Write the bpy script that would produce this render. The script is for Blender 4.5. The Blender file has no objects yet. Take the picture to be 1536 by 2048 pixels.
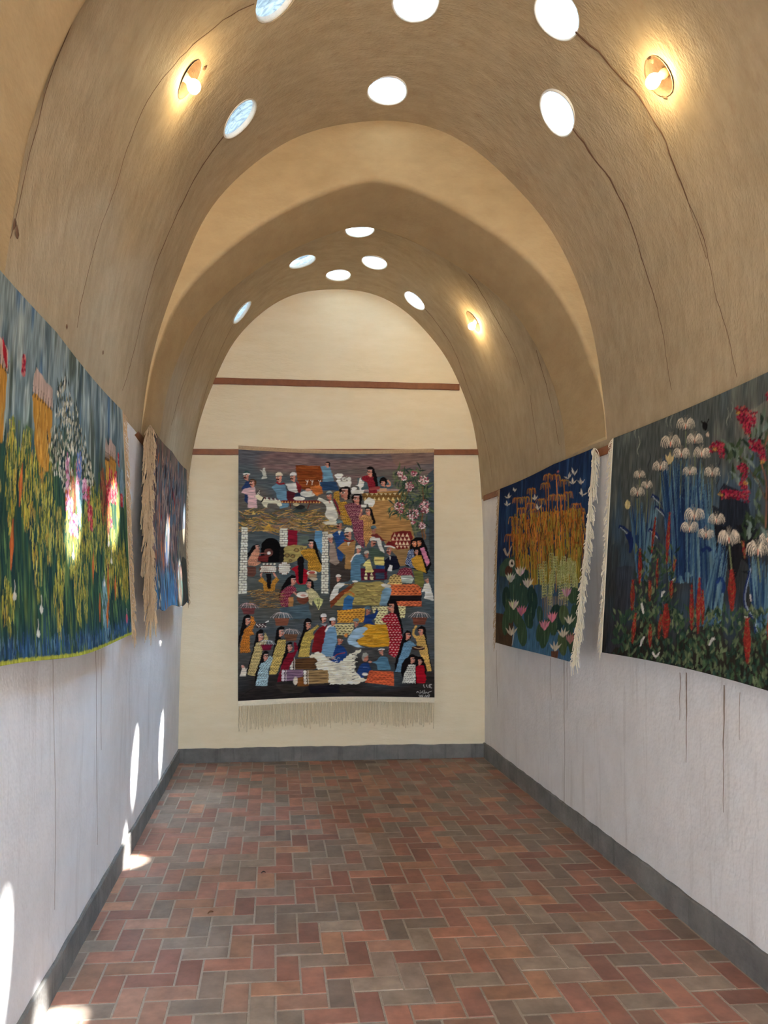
import bpy, bmesh, math, random
import numpy as np
from mathutils import Vector, Matrix

random.seed(7)
scene = bpy.context.scene
col = scene.collection
PI = math.pi

# ------------------------------------------------------------------ camera
F_PX, PCX, PCY, CAM_H = 1460.0, 667.0, 1130.0, 1.617
_y = np.array([549.0 - PCX, -(1170.0 - PCY), F_PX]); _y /= np.linalg.norm(_y)
_z = np.array([0.0, _y[2], -_y[1]]); _z /= np.linalg.norm(_z)
_x = np.cross(_y, _z); _x = _x if _x[0] > 0 else -_x
RW = np.stack([_x, _y, _z])                  # camera (right, up, forward) -> world
CAM = np.array([0.0, 0.0, CAM_H])
cd = bpy.data.cameras.new('camera')
cam = bpy.data.objects.new('camera', cd); col.objects.link(cam)
m = Matrix.Identity(4)
for r in range(3):
    m[r][0], m[r][1], m[r][2] = RW[r, 0], RW[r, 1], -RW[r, 2]
    m[r][3] = CAM[r]
cam.matrix_world = m
cd.sensor_fit = 'AUTO'; cd.sensor_width = 36.0; cd.lens = F_PX / 2048.0 * 36.0
cd.shift_x = (768.0 - PCX) / 2048.0; cd.shift_y = (PCY - 1024.0) / 2048.0
cd.clip_start = 0.02; cd.clip_end = 200
scene.camera = cam

# ------------------------------------------------------------------ exposure, world, sun
vs = scene.view_settings
scene.display_settings.display_device = 'sRGB'
vs.view_transform = 'Standard'; vs.look = 'None'; vs.gamma = 1.0; vs.exposure = 1.12
vs.use_curve_mapping = False
SKY, SUN, GLOW, DISC, BULB = 6.0, 215.0, 330.0, 1.15, 76.0
world = bpy.data.worlds.new('sky'); scene.world = world; world.use_nodes = True
bg = world.node_tree.nodes['Background']
bg.inputs[0].default_value = (0.66, 0.83, 1.0, 1); bg.inputs[1].default_value = SKY
SUN_DIR = Vector((-1.0, -0.325, -1.78)).normalized()
def sun(name, strength, angle, color):
    l = bpy.data.lights.new(name, 'SUN'); l.energy = strength; l.angle = math.radians(angle); l.color = color
    o = bpy.data.objects.new(name, l); col.objects.link(o)
    o.rotation_euler = SUN_DIR.to_track_quat('-Z', 'Y').to_euler(); o.location = (6, 2, 10)
    return o
sun('sun', SUN, 0.9, (1.0, 0.97, 0.92))
sun('wide_halo_sun', GLOW, 36, (0.46, 0.71, 1.0))  # second, wide sun added for the blue halos of the glass and room fill
# fill daylight through an unseen doorway added behind the camera (portal: only guides sampling of the sky)
pl = bpy.data.lights.new('fill_doorway_portal', 'AREA'); pl.shape = 'RECTANGLE'; pl.size = 1.7; pl.size_y = 2.7
pl.cycles.is_portal = True
po = bpy.data.objects.new('fill_doorway_portal', pl); col.objects.link(po)
po.location = (0.085, -1.32, 1.35); po.rotation_euler = (math.radians(90), 0, 0)

# ------------------------------------------------------------------ helpers
def ray(px, py):
    return RW @ np.array([px - PCX, -(py - PCY), F_PX])
def on_x(px, py, X): d = ray(px, py); return CAM + d * (X / d[0])
def on_y(px, py, Y): d = ray(px, py); return CAM + d * (Y / d[1])
def to_px(P):
    c = RW.T @ (np.asarray(P, float) - CAM)
    return PCX + F_PX * c[0] / c[2], PCY - F_PX * c[1] / c[2]

def lin(c):
    c = np.asarray(c, float) / 255.0
    return np.where(c <= 0.04045, c / 12.92, ((c + 0.055) / 1.055) ** 2.4)
def lin4(r, g, b): return tuple(float(v) for v in lin((r, g, b))) + (1.0,)

def mesh_obj(name, verts, faces, mat=None, parent=None, smooth=False):
    me = bpy.data.meshes.new(name)
    me.from_pydata([tuple(map(float, v)) for v in verts], [], faces)
    me.validate(); me.update()
    if smooth: me.polygons.foreach_set('use_smooth', [True] * len(me.polygons))
    if mat: me.materials.append(mat)
    o = bpy.data.objects.new(name, me); col.objects.link(o)
    if parent: o.parent = parent
    return o
def bm_obj(name, bm, mat=None, parent=None, smooth=False):
    me = bpy.data.meshes.new(name); bm.to_mesh(me); bm.free()
    if smooth: me.polygons.foreach_set('use_smooth', [True] * len(me.polygons))
    if mat: me.materials.append(mat)
    o = bpy.data.objects.new(name, me); col.objects.link(o)
    if parent: o.parent = parent
    return o
def empty(name, loc=(0, 0, 0)):
    o = bpy.data.objects.new(name, None); col.objects.link(o); o.location = loc
    o.empty_display_size = 0.1
    return o
def tag(o, label=None, cat=None, group=None, kind=None):
    if label: o['label'] = label
    if cat: o['category'] = cat
    if group: o['group'] = group
    if kind: o['kind'] = kind
    return o
def structure(o): o['kind'] = 'structure'; return o

def catmull(pts, n, tension=0.5):
    P = np.asarray(pts, float); P = np.vstack([2 * P[0] - P[1], P, 2 * P[-1] - P[-2]])
    out = []
    for i in range(1, len(P) - 2):
        p0, p1, p2, p3 = P[i - 1], P[i], P[i + 1], P[i + 2]
        for t in np.linspace(0, 1, n, endpoint=False):
            out.append(0.5 * ((2 * p1) + (p2 - p0) * t + (2 * p0 - 5 * p1 + 4 * p2 - p3) * t * t + (3 * p1 - p0 - 3 * p2 + p3) * t ** 3))
    out.append(P[-2]); return np.array(out)
def resample(P, n):
    d = np.concatenate([[0], np.cumsum(np.linalg.norm(np.diff(P, axis=0), axis=1))])
    t = np.linspace(0, d[-1], n)
    return np.stack([np.interp(t, d, P[:, k]) for k in range(P.shape[1])], 1)

# ------------------------------------------------------------------ materials
def new_mat(name):
    ma = bpy.data.materials.new(name); ma.use_nodes = True
    nt = ma.node_tree; b = nt.nodes['Principled BSDF']
    return ma, nt, b
def node(nt, t, **kw):
    n = nt.nodes.new(t)
    for k, v in kw.items(): setattr(n, k, v)
    return n
def simple(name, c, rough=0.7, bump=0.0, scale=30.0, var=0.12, metallic=0.0):
    ma, nt, b = new_mat(name)
    tc = node(nt, 'ShaderNodeTexCoord'); nz = node(nt, 'ShaderNodeTexNoise'); nz.inputs['Scale'].default_value = scale
    nz.inputs['Detail'].default_value = 3
    nt.links.new(tc.outputs['Object'], nz.inputs['Vector'])
    mx = node(nt, 'ShaderNodeMix', data_type='RGBA', blend_type='MIX')
    mx.inputs[6].default_value = tuple(max(0, v * (1 - var)) for v in c[:3]) + (1,)
    mx.inputs[7].default_value = tuple(min(1, v * (1 + var)) for v in c[:3]) + (1,)
    nt.links.new(nz.outputs['Fac'], mx.inputs[0]); nt.links.new(mx.outputs[2], b.inputs['Base Color'])
    b.inputs['Roughness'].default_value = rough; b.inputs['Metallic'].default_value = metallic
    if bump:
        bp = node(nt, 'ShaderNodeBump'); bp.inputs['Strength'].default_value = bump; bp.inputs['Distance'].default_value = 0.01
        nt.links.new(nz.outputs['Fac'], bp.inputs['Height']); nt.links.new(bp.outputs[0], b.inputs['Normal'])
    return ma

def plaster(name, ca, cb, stretch=(1, 1, 1), bump=0.35, grime=None, streak=0.0):
    """hand-trowelled lime plaster: broad tone drift, trowel strokes, fine grit"""
    ma, nt, b = new_mat(name); L = nt.links.new
    tc = node(nt, 'ShaderNodeTexCoord')
    mp = node(nt, 'ShaderNodeMapping'); mp.inputs['Scale'].default_value = stretch; L(tc.outputs['Object'], mp.inputs[0])
    n1 = node(nt, 'ShaderNodeTexNoise'); n1.inputs['Scale'].default_value = 1.3; n1.inputs['Detail'].default_value = 2; n1.inputs['Roughness'].default_value = 0.6
    n2 = node(nt, 'ShaderNodeTexNoise'); n2.inputs['Scale'].default_value = 7; n2.inputs['Detail'].default_value = 4; n2.inputs['Roughness'].default_value = 0.65
    n3 = node(nt, 'ShaderNodeTexNoise'); n3.inputs['Scale'].default_value = 55; n3.inputs['Detail'].default_value = 1
    L(tc.outputs['Object'], n1.inputs['Vector']); L(mp.outputs[0], n2.inputs['Vector']); L(mp.outputs[0], n3.inputs['Vector'])
    r1 = node(nt, 'ShaderNodeValToRGB'); r1.color_ramp.elements[0].position = 0.32; r1.color_ramp.elements[1].position = 0.68
    r1.color_ramp.elements[0].color = ca; r1.color_ramp.elements[1].color = cb
    ad = node(nt, 'ShaderNodeMath', operation='MULTIPLY_ADD'); ad.inputs[1].default_value = 0.55
    L(n2.outputs['Fac'], ad.inputs[0])
    hf = node(nt, 'ShaderNodeMath', operation='MULTIPLY'); hf.inputs[1].default_value = 0.45
    L(n1.outputs['Fac'], hf.inputs[0]); L(hf.outputs[0], ad.inputs[2]); L(ad.outputs[0], r1.inputs[0])
    last = r1.outputs[0]
    if grime:                                   # scuffs and drips with their own shape
        ms = node(nt, 'ShaderNodeMapping'); ms.inputs['Scale'].default_value = (9, 9, 0.7); L(tc.outputs['Object'], ms.inputs[0])
        ns = node(nt, 'ShaderNodeTexNoise'); ns.inputs['Scale'].default_value = 1.6; ns.inputs['Detail'].default_value = 4; ns.inputs['Roughness'].default_value = 0.7
        L(ms.outputs[0], ns.inputs['Vector'])
        rs = node(nt, 'ShaderNodeValToRGB'); rs.color_ramp.elements[0].position = 0.56; rs.color_ramp.elements[1].position = 0.78
        rs.color_ramp.elements[1].color = (streak, streak, streak, 1); L(ns.outputs['Fac'], rs.inputs[0])
        mx = node(nt, 'ShaderNodeMix', data_type='RGBA'); mx.inputs[7].default_value = grime
        L(rs.outputs[0], mx.inputs[0]); L(last, mx.inputs[6]); last = mx.outputs[2]
    L(last, b.inputs['Base Color']); b.inputs['Roughness'].default_value = 0.82; b.inputs['Specular IOR Level'].default_value = 0.25
    mh = node(nt, 'ShaderNodeMath', operation='MULTIPLY_ADD'); mh.inputs[1].default_value = 0.28
    L(n3.outputs['Fac'], mh.inputs[0]); L(n2.outputs['Fac'], mh.inputs[2])
    bp = node(nt, 'ShaderNodeBump'); bp.inputs['Strength'].default_value = bump; bp.inputs['Distance'].default_value = 0.02
    L(mh.outputs[0], bp.inputs['Height']); L(bp.outputs[0], b.inputs['Normal'])
    return ma

M = {}
M['vault'] = plaster('vault_plaster', lin4(165, 145, 114), lin4(190, 170, 138), (1, 2.4, 1), 0.32, lin4(158, 128, 98), 0.5)  # browner than the walls: the vault's dim warm light put into its colour
M['wall'] = plaster('wall_plaster', lin4(226, 221, 217), lin4(241, 237, 234), (1, 1, 0.8), 0.4, lin4(166, 150, 136), 0.38)
M['end'] = plaster('end_wall_plaster', lin4(240, 222, 186), lin4(250, 235, 205), (0.5, 1, 2.0), 0.3)
M['arch'] = plaster('arch_plaster', lin4(174, 147, 106), lin4(194, 167, 124), (0.7, 0.7, 1.4), 0.25)
M['cement'] = plaster('cement', lin4(102, 99, 95), lin4(144, 140, 134), (1, 1, 1), 0.5, lin4(70, 68, 64), 0.7)
M['wood'] = simple('rail_wood', lin4(140, 84, 50), 0.5, 0.3, 22, 0.35)
M['crack'] = simple('crack_stain', lin4(108, 78, 54), 0.9, 0, 40, 0.3)
M['drip'] = simple('water_stain', lin4(150, 131, 116), 0.9, 0, 40, 0.25)
M['white_plaster'] = simple('white_rim_plaster', lin4(236, 232, 222), 0.8, 0.3, 60, 0.05)
M['sand'] = simple('garden_earth', lin4(84, 73, 64), 0.9, 0.3, 8, 0.12)  # unseen ground outside, dark tone picked to limit bounce light
M['sun_blocker'] = simple('dark_sun_blocker', lin4(58, 46, 38), 0.95, 0.2, 30, 0.2)
M['mortar'] = simple('mortar', lin4(172, 158, 142), 0.9, 0.5, 90, 0.18)
M['dark_box'] = simple('rusty_box', lin4(78, 56, 34), 0.8, 0.6, 45, 0.6)
M['socket'] = simple('bulb_socket', lin4(190, 165, 120), 0.4, 0, 20, 0.1)

def emit(name, color, strength):
    ma = bpy.data.materials.new(name); ma.use_nodes = True; nt = ma.node_tree
    nt.nodes.remove(nt.nodes['Principled BSDF'])
    e = node(nt, 'ShaderNodeEmission'); e.inputs[0].default_value = color; e.inputs[1].default_value = strength
    nt.links.new(e.outputs[0], nt.nodes['Material Output'].inputs[0]); return ma
M['bulb'] = emit('glowing_bulb', (1.0, 0.76, 0.40, 1), BULB)

def skylight_glass():
    """hand-made glass with brushed white wash: part lets the sun straight through, part glows with daylight"""
    ma = bpy.data.materials.new('skylight_glass'); ma.use_nodes = True; nt = ma.node_tree; L = nt.links.new
    nt.nodes.remove(nt.nodes['Principled BSDF'])
    tc = node(nt, 'ShaderNodeTexCoord'); mp = node(nt, 'ShaderNodeMapping'); mp.inputs['Scale'].default_value = (14, 40, 14)
    mp.inputs['Rotation'].default_value = (0, 0, 0.6)
    nz = node(nt, 'ShaderNodeTexNoise'); nz.inputs['Scale'].default_value = 1.6; nz.inputs['Detail'].default_value = 2; nz.inputs['Distortion'].default_value = 1.0
    L(tc.outputs['Object'], mp.inputs[0]); L(mp.outputs[0], nz.inputs['Vector'])
    cr = node(nt, 'ShaderNodeValToRGB'); cr.color_ramp.elements[0].position = 0.36; cr.color_ramp.elements[1].position = 0.62
    cr.color_ramp.elements[0].color = (0.15, 0.22, 0.28, 1); cr.color_ramp.elements[1].color = (0.30, 0.42, 0.50, 1)
    L(nz.outputs['Fac'], cr.inputs[0])
    e = node(nt, 'ShaderNodeEmission'); e.inputs[1].default_value = DISC; L(cr.outputs[0], e.inputs[0])
    t = node(nt, 'ShaderNodeBsdfTransparent'); t.inputs[0].default_value = (0.9, 0.95, 1.0, 1)
    mx = node(nt, 'ShaderNodeMixShader'); mx.inputs[0].default_value = 0.915
    L(t.outputs[0], mx.inputs[1]); L(e.outputs[0], mx.inputs[2]); L(mx.outputs[0], nt.nodes['Material Output'].inputs[0])
    return ma
M['glass'] = skylight_glass()

# ------------------------------------------------------------------ the vaulted shell
Y0, Y1 = -1.3, 6.775                                    # rear wall, end wall
PROFILE = [(-0.872, 0), (-0.860, 0.75), (-0.845, 1.45), (-0.803, 2.40), (-0.752, 2.86), (-0.672, 3.19), (-0.565, 3.48), (-0.408, 3.84),
           (-0.225, 4.065), (-0.005, 4.25), (0.235, 4.365), (0.60, 4.414), (0.85, 4.392), (1.045, 4.325), (1.25, 4.19), (1.465, 3.975),
           (1.62, 3.785), (1.73, 3.575), (1.815, 3.37), (1.878, 3.16), (1.926, 2.88), (1.963, 2.42), (1.975, 1.45), (1.976, 0.75), (1.976, 0)]
prof = resample(catmull(PROFILE, 12), 161)
_sm = prof.copy()
for _ in range(6): _sm[1:-1] = 0.25 * _sm[:-2] + 0.5 * _sm[1:-1] + 0.25 * _sm[2:]
prof = _sm
tan = np.gradient(prof, axis=0); tan /= np.linalg.norm(tan, axis=1)[:, None]
nrm = np.stack([tan[:, 1], -tan[:, 0]], 1)               # points into the room
ARC = np.linspace(0, 1, len(prof))
def waver(i, Y):
    s = ARC[i]
    return 0.006 * math.sin(7.1 * s * 6 + 1.7 * Y) * math.sin(2.3 * Y + 9 * s) + 0.004 * math.sin(5.3 * Y + 21 * s)
def shell_pt(i, Y, off=0.0):
    w = waver(i, Y) * max(0.0, min(1.0, (prof[i, 1] - 0.3) / 1.0)) + off
    return (prof[i, 0] + nrm[i, 0] * w, Y, prof[i, 1] + nrm[i, 1] * w)
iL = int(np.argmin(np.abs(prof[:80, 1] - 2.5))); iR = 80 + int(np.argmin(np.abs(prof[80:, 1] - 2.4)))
def on_curve(px, py, P):
    """pixel -> point on the profile P extruded along Y"""
    d = ray(px, py); best = None
    for a, b in zip(P[:-1], P[1:]):
        e = b - a; A = np.array([[d[0], -e[0]], [d[2], -e[1]]])
        if abs(np.linalg.det(A)) < 1e-9: continue
        t, s = np.linalg.solve(A, a - CAM[[0, 2]])
        if -1e-6 <= s <= 1 + 1e-6 and t > 0 and (best is None or t < best): best = t
    return None if best is None else CAM + d * best

NY = 90
YS = np.linspace(Y0 - 0.05, Y1 + 0.05, NY)
def shell(name, i0, i1, thick, mat):
    idx = list(range(i0, i1 + 1)); n = len(idx); V = []; Fc = []
    for off in (0.0, -thick):
        for Y in YS:
            for i in idx: V.append(shell_pt(i, Y, off))
    o = n * NY
    for j in range(NY - 1):
        for k in range(n - 1):
            a = j * n + k
            Fc.append((a, a + 1, a + n + 1, a + n)); Fc.append((o + a, o + a + n, o + a + n + 1, o + a + 1))
    for j in range(NY - 1):
        for k in (0, n - 1):
            a = j * n + k; q = (a, a + n, o + a + n, o + a); Fc.append(q if k == 0 else q[::-1])
    for k in range(n - 1):
        for j in (0, NY - 1):
            a = j * n + k; q = (a, o + a, o + a + 1, a + 1); Fc.append(q if j == 0 else q[::-1])
    ob = mesh_obj(name, V, Fc, mat, smooth=True)
    bm = bmesh.new(); bm.from_mesh(ob.data); bmesh.ops.recalc_face_normals(bm, faces=bm.faces); bm.to_mesh(ob.data); bm.free()
    return ob
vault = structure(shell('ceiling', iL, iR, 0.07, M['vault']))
wall_l = structure(shell('wall_left', 0, iL, 0.12, M['wall']))
wall_r = structure(shell('wall_right', iR, len(prof) - 1, 0.12, M['wall']))

# end wall (a little wider than the vault), rear wall with an unseen doorway added, placed and widened for fill daylight
def slab(name, pts, y0, y1, mat):
    n = len(pts); V = [(x, y0, z) for x, z in pts] + [(x, y1, z) for x, z in pts]
    Fc = [tuple(range(n)), tuple(range(2 * n - 1, n - 1, -1))] + [(i, n + i, n + (i + 1) % n, (i + 1) % n) for i in range(n)]
    o = mesh_obj(name, V, Fc, mat)
    bm = bmesh.new(); bm.from_mesh(o.data); bmesh.ops.recalc_face_normals(bm, faces=bm.faces); bm.to_mesh(o.data); bm.free()
    return o
outer = [(prof[i, 0] - nrm[i, 0] * 0.09, prof[i, 1] - nrm[i, 1] * 0.09) for i in range(0, len(prof), 4)]
outer = [(-0.96, -0.1)] + outer[1:-1] + [(2.07, -0.1)]
structure(slab('wall_back', outer, Y1, Y1 + 0.15, M['end']))
dl, dr, dt = -0.78, 0.95, 2.7
k0 = next(i for i, (x, z) in enumerate(outer) if x > dl and z > 2.72)
k1 = max(i for i, (x, z) in enumerate(outer) if x < dr and z > 3)
rear = outer[:k0] + [(dl, outer[k0][1])] + [(dl, -0.1)]
structure(slab('wall_rear_left', rear, Y0 - 0.15, Y0, M['wall']))
rear = [(dr, -0.1), (dr, outer[k1][1])] + outer[k1 + 1:]
structure(slab('wall_rear_right', rear, Y0 - 0.15, Y0, M['wall']))
rear = [(dl, dt)] + [(dl, outer[k0][1])] + outer[k0:k1 + 1] + [(dr, outer[k1][1])] + [(dr, dt)]
structure(slab('wall_rear_top', rear, Y0 - 0.15, Y0, M['wall']))
gv = [(-14, -16, -0.09), (16, -16, -0.09), (16, 18, -0.09), (-14, 18, -0.09)]
structure(mesh_obj('ground', gv, [(0, 1, 2, 3)], M['sand']))

structure(slab('ground_shade_slab', [(-1.6, 3.0), (2.6, 3.0), (2.6, 3.12), (-1.6, 3.12)], Y0 - 3.6, Y0 - 0.16, M['wall']))  # unseen slab added outside to shade the ground and cut bounce into the vault

# ---- transverse arches
ARCH_IN = [(-0.797, 2.50), (-0.765, 2.70), (-0.741, 2.85), (-0.710, 2.98), (-0.632, 3.19), (-0.515, 3.395), (-0.300, 3.613), (-0.073, 3.786), (0.171, 3.916), (0.416, 4.012), (0.578, 4.046),
           (0.706, 4.026), (0.918, 3.948), (1.162, 3.816), (1.396, 3.658), (1.588, 3.480), (1.703, 3.32), (1.808, 3.124), (1.889, 2.90), (1.94, 2.70), (1.962, 2.50)]
arch_in = resample(catmull(ARCH_IN, 10), 120)
_s2 = arch_in.copy()
for _ in range(3): _s2[1:-1] = 0.25 * _s2[:-2] + 0.5 * _s2[1:-1] + 0.25 * _s2[2:]
arch_in = _s2
for k in range(120):
    j = int(np.argmin(np.linalg.norm(prof - arch_in[k], axis=1))); g = float((arch_in[k] - prof[j]) @ nrm[j])
    if g < 0.002: arch_in[k] = arch_in[k] + nrm[j] * (0.002 - g)
ja = int(np.argmin(np.linalg.norm(prof - arch_in[0], axis=1))); jb = int(np.argmin(np.linalg.norm(prof - arch_in[-1], axis=1)))
arch_out = resample(prof[ja:jb + 1], 120)
SKEW = 0.085
def arch(name, yc, depth):
    V = []; Fc = []; rows = []
    n = len(arch_in)
    for k in range(n):
        a, b = arch_in[k], arch_out[k]
        v = b - a; th = max(np.linalg.norm(v), 1e-4); v = v / th
        c = b + v * 0.05                                   # bed the ring into the vault
        r = min(0.035, 0.45 * th)
        sec = [(c, 0.0)]
        for q in range(7):                                  # rounded plaster arrises
            t = q / 6 * PI / 2
            sec.append((a + v * (r - r * math.sin(t)), r - r * math.cos(t)))
        for q in range(7):
            t = (1 - q / 6) * PI / 2
            sec.append((a + v * (r - r * math.sin(t)), depth - (r - r * math.cos(t))))
        sec.append((c, depth))
        for P, dy in sec:
            V.append((P[0], yc + dy - SKEW * (P[0] - 0.6), P[1]))
    mS = 16
    for k in range(n - 1):
        for q in range(mS - 1):
            a = k * mS + q; Fc.append((a, a + 1, a + mS + 1, a + mS))
        a = k * mS; Fc.append((a + mS - 1, a, a + mS, a + 2 * mS - 1))
    Fc.append(tuple(range(mS))); Fc.append(tuple(range((n - 1) * mS, n * mS))[::-1])
    o = mesh_obj(name, V, Fc, M['arch'], smooth=True)
    bm = bmesh.new(); bm.from_mesh(o.data); bmesh.ops.recalc_face_normals(bm, faces=bm.faces); bm.to_mesh(o.data); bm.free()
    o.data.set_sharp_from_angle(angle=math.radians(50))
    return structure(o)
arch('trim_1', 4.28, 0.60)
arch('trim_2', 1.47, 0.60)

# ---- skylight holes and lamp recesses cut through the vault
def frame_at(P):
    """orthonormal frame on the vault at P: u along Y, v up the curve, n into the room"""
    i = int(np.argmin((prof[:, 0] - P[0]) ** 2 + (prof[:, 1] - P[2]) ** 2))
    n = Vector((nrm[i, 0], 0, nrm[i, 1])); u = Vector((0, 1, 0)); return i, u, n.cross(u), n
def ring(P, fr, ru, rv, off, n=28, wob=0.0, seed=0):
    rr = random.Random(seed); ph = [rr.uniform(0, 6.28) for _ in range(3)]
    _, u, v, nn = fr; out = []
    for k in range(n):
        t = 2 * PI * k / n
        w = 1 + wob * (math.sin(2 * t + ph[0]) * 0.6 + math.sin(3 * t + ph[1]) * 0.4)
        out.append(Vector(P) + u * (ru * w * math.cos(t)) + v * (rv * w * math.sin(t)) + nn * off)
    return out
def lathe_rings(rings, cap0=False, cap1=False):
    n = len(rings[0]); V = [p for r in rings for p in r]; Fc = []
    for j in range(len(rings) - 1):
        for k in range(n):
            Fc.append((j * n + k, j * n + (k + 1) % n, (j + 1) * n + (k + 1) % n, (j + 1) * n + k))
    if cap0: Fc.append(tuple(range(n))[::-1])
    if cap1: Fc.append(tuple(range((len(rings) - 1) * n, len(rings) * n)))
    return V, Fc
HOLE_PX = [(480, 237), (775, 182), (1115, 227), (550, -5), (832, 5), (1115, 30), (605, 523), (749, 525), (677, 550), (719, 460), (484, 625), (829, 601)]
HOLES = [on_curve(px, py, prof) for px, py in HOLE_PX]
HOLES += [np.array([1.40, 5.13, 4.04]), np.array([1.22, 5.34, 4.21])]      # behind the arch: they throw the two sun ovals low on the left wall
LAMP_PX = [(379, 158), (1318, 152), (947, 643)]
LAMPS = [on_curve(px, py, prof) for px, py in LAMP_PX]
HR = 0.118
cutV = []; cutF = []
def add_cut(V, Fc):
    o = len(cutV); cutV.extend(V); cutF.extend(tuple(o + k for k in f) for f in Fc)
for h, P in enumerate(HOLES):
    fr = frame_at(P)
    add_cut(*lathe_rings([ring(P, fr, HR, HR, 0.10, 40, 0.05, h), ring(P, fr, HR, HR, -0.25, 40, 0.05, h)], True, True))
for h, P in enumerate(LAMPS):
    fr = frame_at(P)
    add_cut(*lathe_rings([ring(P, fr, 0.062, 0.092, 0.08, 24, 0.06, 40 + h), ring(P, fr, 0.062, 0.092, -0.055, 24, 0.06, 40 + h)], True, True))
cutter = mesh_obj('cutter', cutV, cutF)
bm = bmesh.new(); bm.from_mesh(cutter.data); bmesh.ops.recalc_face_normals(bm, faces=bm.faces); bm.to_mesh(cutter.data); bm.free()
md = vault.modifiers.new('cut', 'BOOLEAN'); md.operation = 'DIFFERENCE'; md.solver = 'EXACT'; md.object = cutter; md.use_self = False
dg = bpy.context.evaluated_depsgraph_get()
me = bpy.data.meshes.new_from_object(vault.evaluated_get(dg)); vault.modifiers.clear()
vault.data = me
bpy.data.objects.remove(cutter, do_unlink=True)
me.polygons.foreach_set('use_smooth', [True] * len(me.polygons)); me.set_sharp_from_angle(angle=math.radians(40))
if not me.materials: me.materials.append(M['vault'])

for h, P in enumerate(HOLES):
    fr = frame_at(P)
    # white-washed lining of the opening
    R = [ring(P, fr, HR + a, HR + a, b, 40, 0.05, h) for a, b in ((0.004, -0.004), (0.0, 0.004), (-0.006, 0.004), (-0.010, -0.004), (-0.010, -0.066), (0.010, -0.074))]
    V, Fc = lathe_rings(R)
    w = structure(mesh_obj('window_%d' % (h + 1), V, Fc, M['white_plaster'], smooth=True))
    # slightly domed hand-made glass
    rings = [ring(P, fr, (HR - 0.010) * s, (HR - 0.010) * s, (-0.020 if P[0] < 0.3 else -0.062) - 0.030 * (1 - s * s), 40, 0.05, h) for s in (1, 0.7, 0.3)]
    V, Fc = lathe_rings(rings, False, True)
    mesh_obj('pane', V, Fc, M['glass'], w, smooth=True)
    if P[0] < 0.3:                                           # unseen dark collar added outside these skylights to block the grazing sun
        V, Fc = lathe_rings([ring(P, fr, HR + a, HR + a, b, 40, 0.05, h) for a, b in ((-0.004, -0.076), (-0.004, -0.24), (0.03, -0.24), (0.03, -0.066))])
        mesh_obj('sun_blocker', V, Fc, M['sun_blocker'], w, smooth=True)
# ------------------------------------------------------------------ plaster cracks, drip stains (thin raised ribbons of dirt on the wall)
def ribbon(name, pts, w0, w1, mat, parent, off=0.004, jitter=0.006, seed=0):
    rr = random.Random(seed)
    P = resample(catmull(pts, 6), max(10, int(sum(np.linalg.norm(np.diff(np.asarray(pts), axis=0), axis=1)) / 0.045)))
    V = []; n = len(P); j = 0.0
    for k, p in enumerate(P):
        i = int(np.argmin((prof[:, 0] - p[0]) ** 2 + (prof[:, 1] - p[2]) ** 2))
        j = 0.7 * j + rr.uniform(-jitter, jitter)
        base = shell_pt(i, p[1], off)
        x = p[0] + nrm[i, 0] * (waver(i, p[1]) + off); z = p[2] + nrm[i, 1] * (waver(i, p[1]) + off)
        w = (w0 + (w1 - w0) * k / (n - 1)) * rr.uniform(0.7, 1.3) * 0.4
        V += [(x, p[1] + j - w, z), (x + nrm[i, 0] * 0.0015, p[1] + j, z + nrm[i, 1] * 0.0015), (x, p[1] + j + w, z)]
    Fc = []
    for k in range(n - 1):
        a = 3 * k; Fc += [(a, a + 1, a + 4, a + 3), (a + 1, a + 2, a + 5, a + 4)]
    return mesh_obj(name, V, Fc, mat, parent, smooth=True)
CR = [([(446, 272), (400, 335), (365, 400), (340, 455), (310, 530), (290, 600), (265, 700), (240, 780)], 0.016, 0.003),
      ([(505, 5), (470, 20), (400, 75), (350, 130), (300, 200), (260, 280), (230, 370), (200, 450), (180, 520), (160, 600), (150, 655)], 0.007, 0.002),
      ([(158, 16), (110, 130), (80, 230), (50, 350), (30, 440), (18, 478)], 0.006, 0.004),
      ([(20, 318), (8, 370), (0, 400)], 0.005, 0.005),
      ([(1146, 256), (1180, 300), (1225, 360), (1265, 440), (1285, 510), (1310, 590), (1330, 690), (1345, 780)], 0.016, 0.003),
      ([(1152, 62), (1200, 105), (1240, 150), (1270, 185), (1320, 260), (1360, 360), (1400, 460), (1430, 580), (1460, 700), (1474, 755)], 0.012, 0.002),
      ([(466, 650), (440, 705), (415, 770), (396, 835), (388, 880)], 0.008, 0.003),
      ([(420, 632), (395, 690), (365, 770), (340, 850)], 0.004, 0.002),
      ([(850, 618), (880, 655), (910, 705), (935, 770), (960, 840), (975, 900), (984, 955)], 0.012, 0.003),
      ([(938, 548), (960, 580), (1000, 650), (1030, 710), (1048, 770)], 0.010, 0.003),
      ([(1074, 700), (1085, 740), (1105, 820), (1118, 890)], 0.010, 0.003),
      ([(1060, 790), (1070, 860), (1078, 905)], 0.004, 0.002),
      ([(1350, 330), (1385, 430), (1410, 520)], 0.003, 0.002)]
for q, (pp, a, b) in enumerate(CR):
    pts = [on_curve(x, y, prof) for x, y in pp]
    ribbon('crack', [p for p in pts if p is not None], a, b, M['crack'], vault, seed=q)
DR = [(1360, 1345, 1440, .010), (1372, 1345, 1525, .016), (1447, 1370, 1625, .014), (1480, 1385, 1480, .005), (1103, 1315, 1400, .006), (1130, 1318, 1610, .010), (1136, 1318, 1420, .005), (995, 1300, 1520, .010)]
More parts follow.
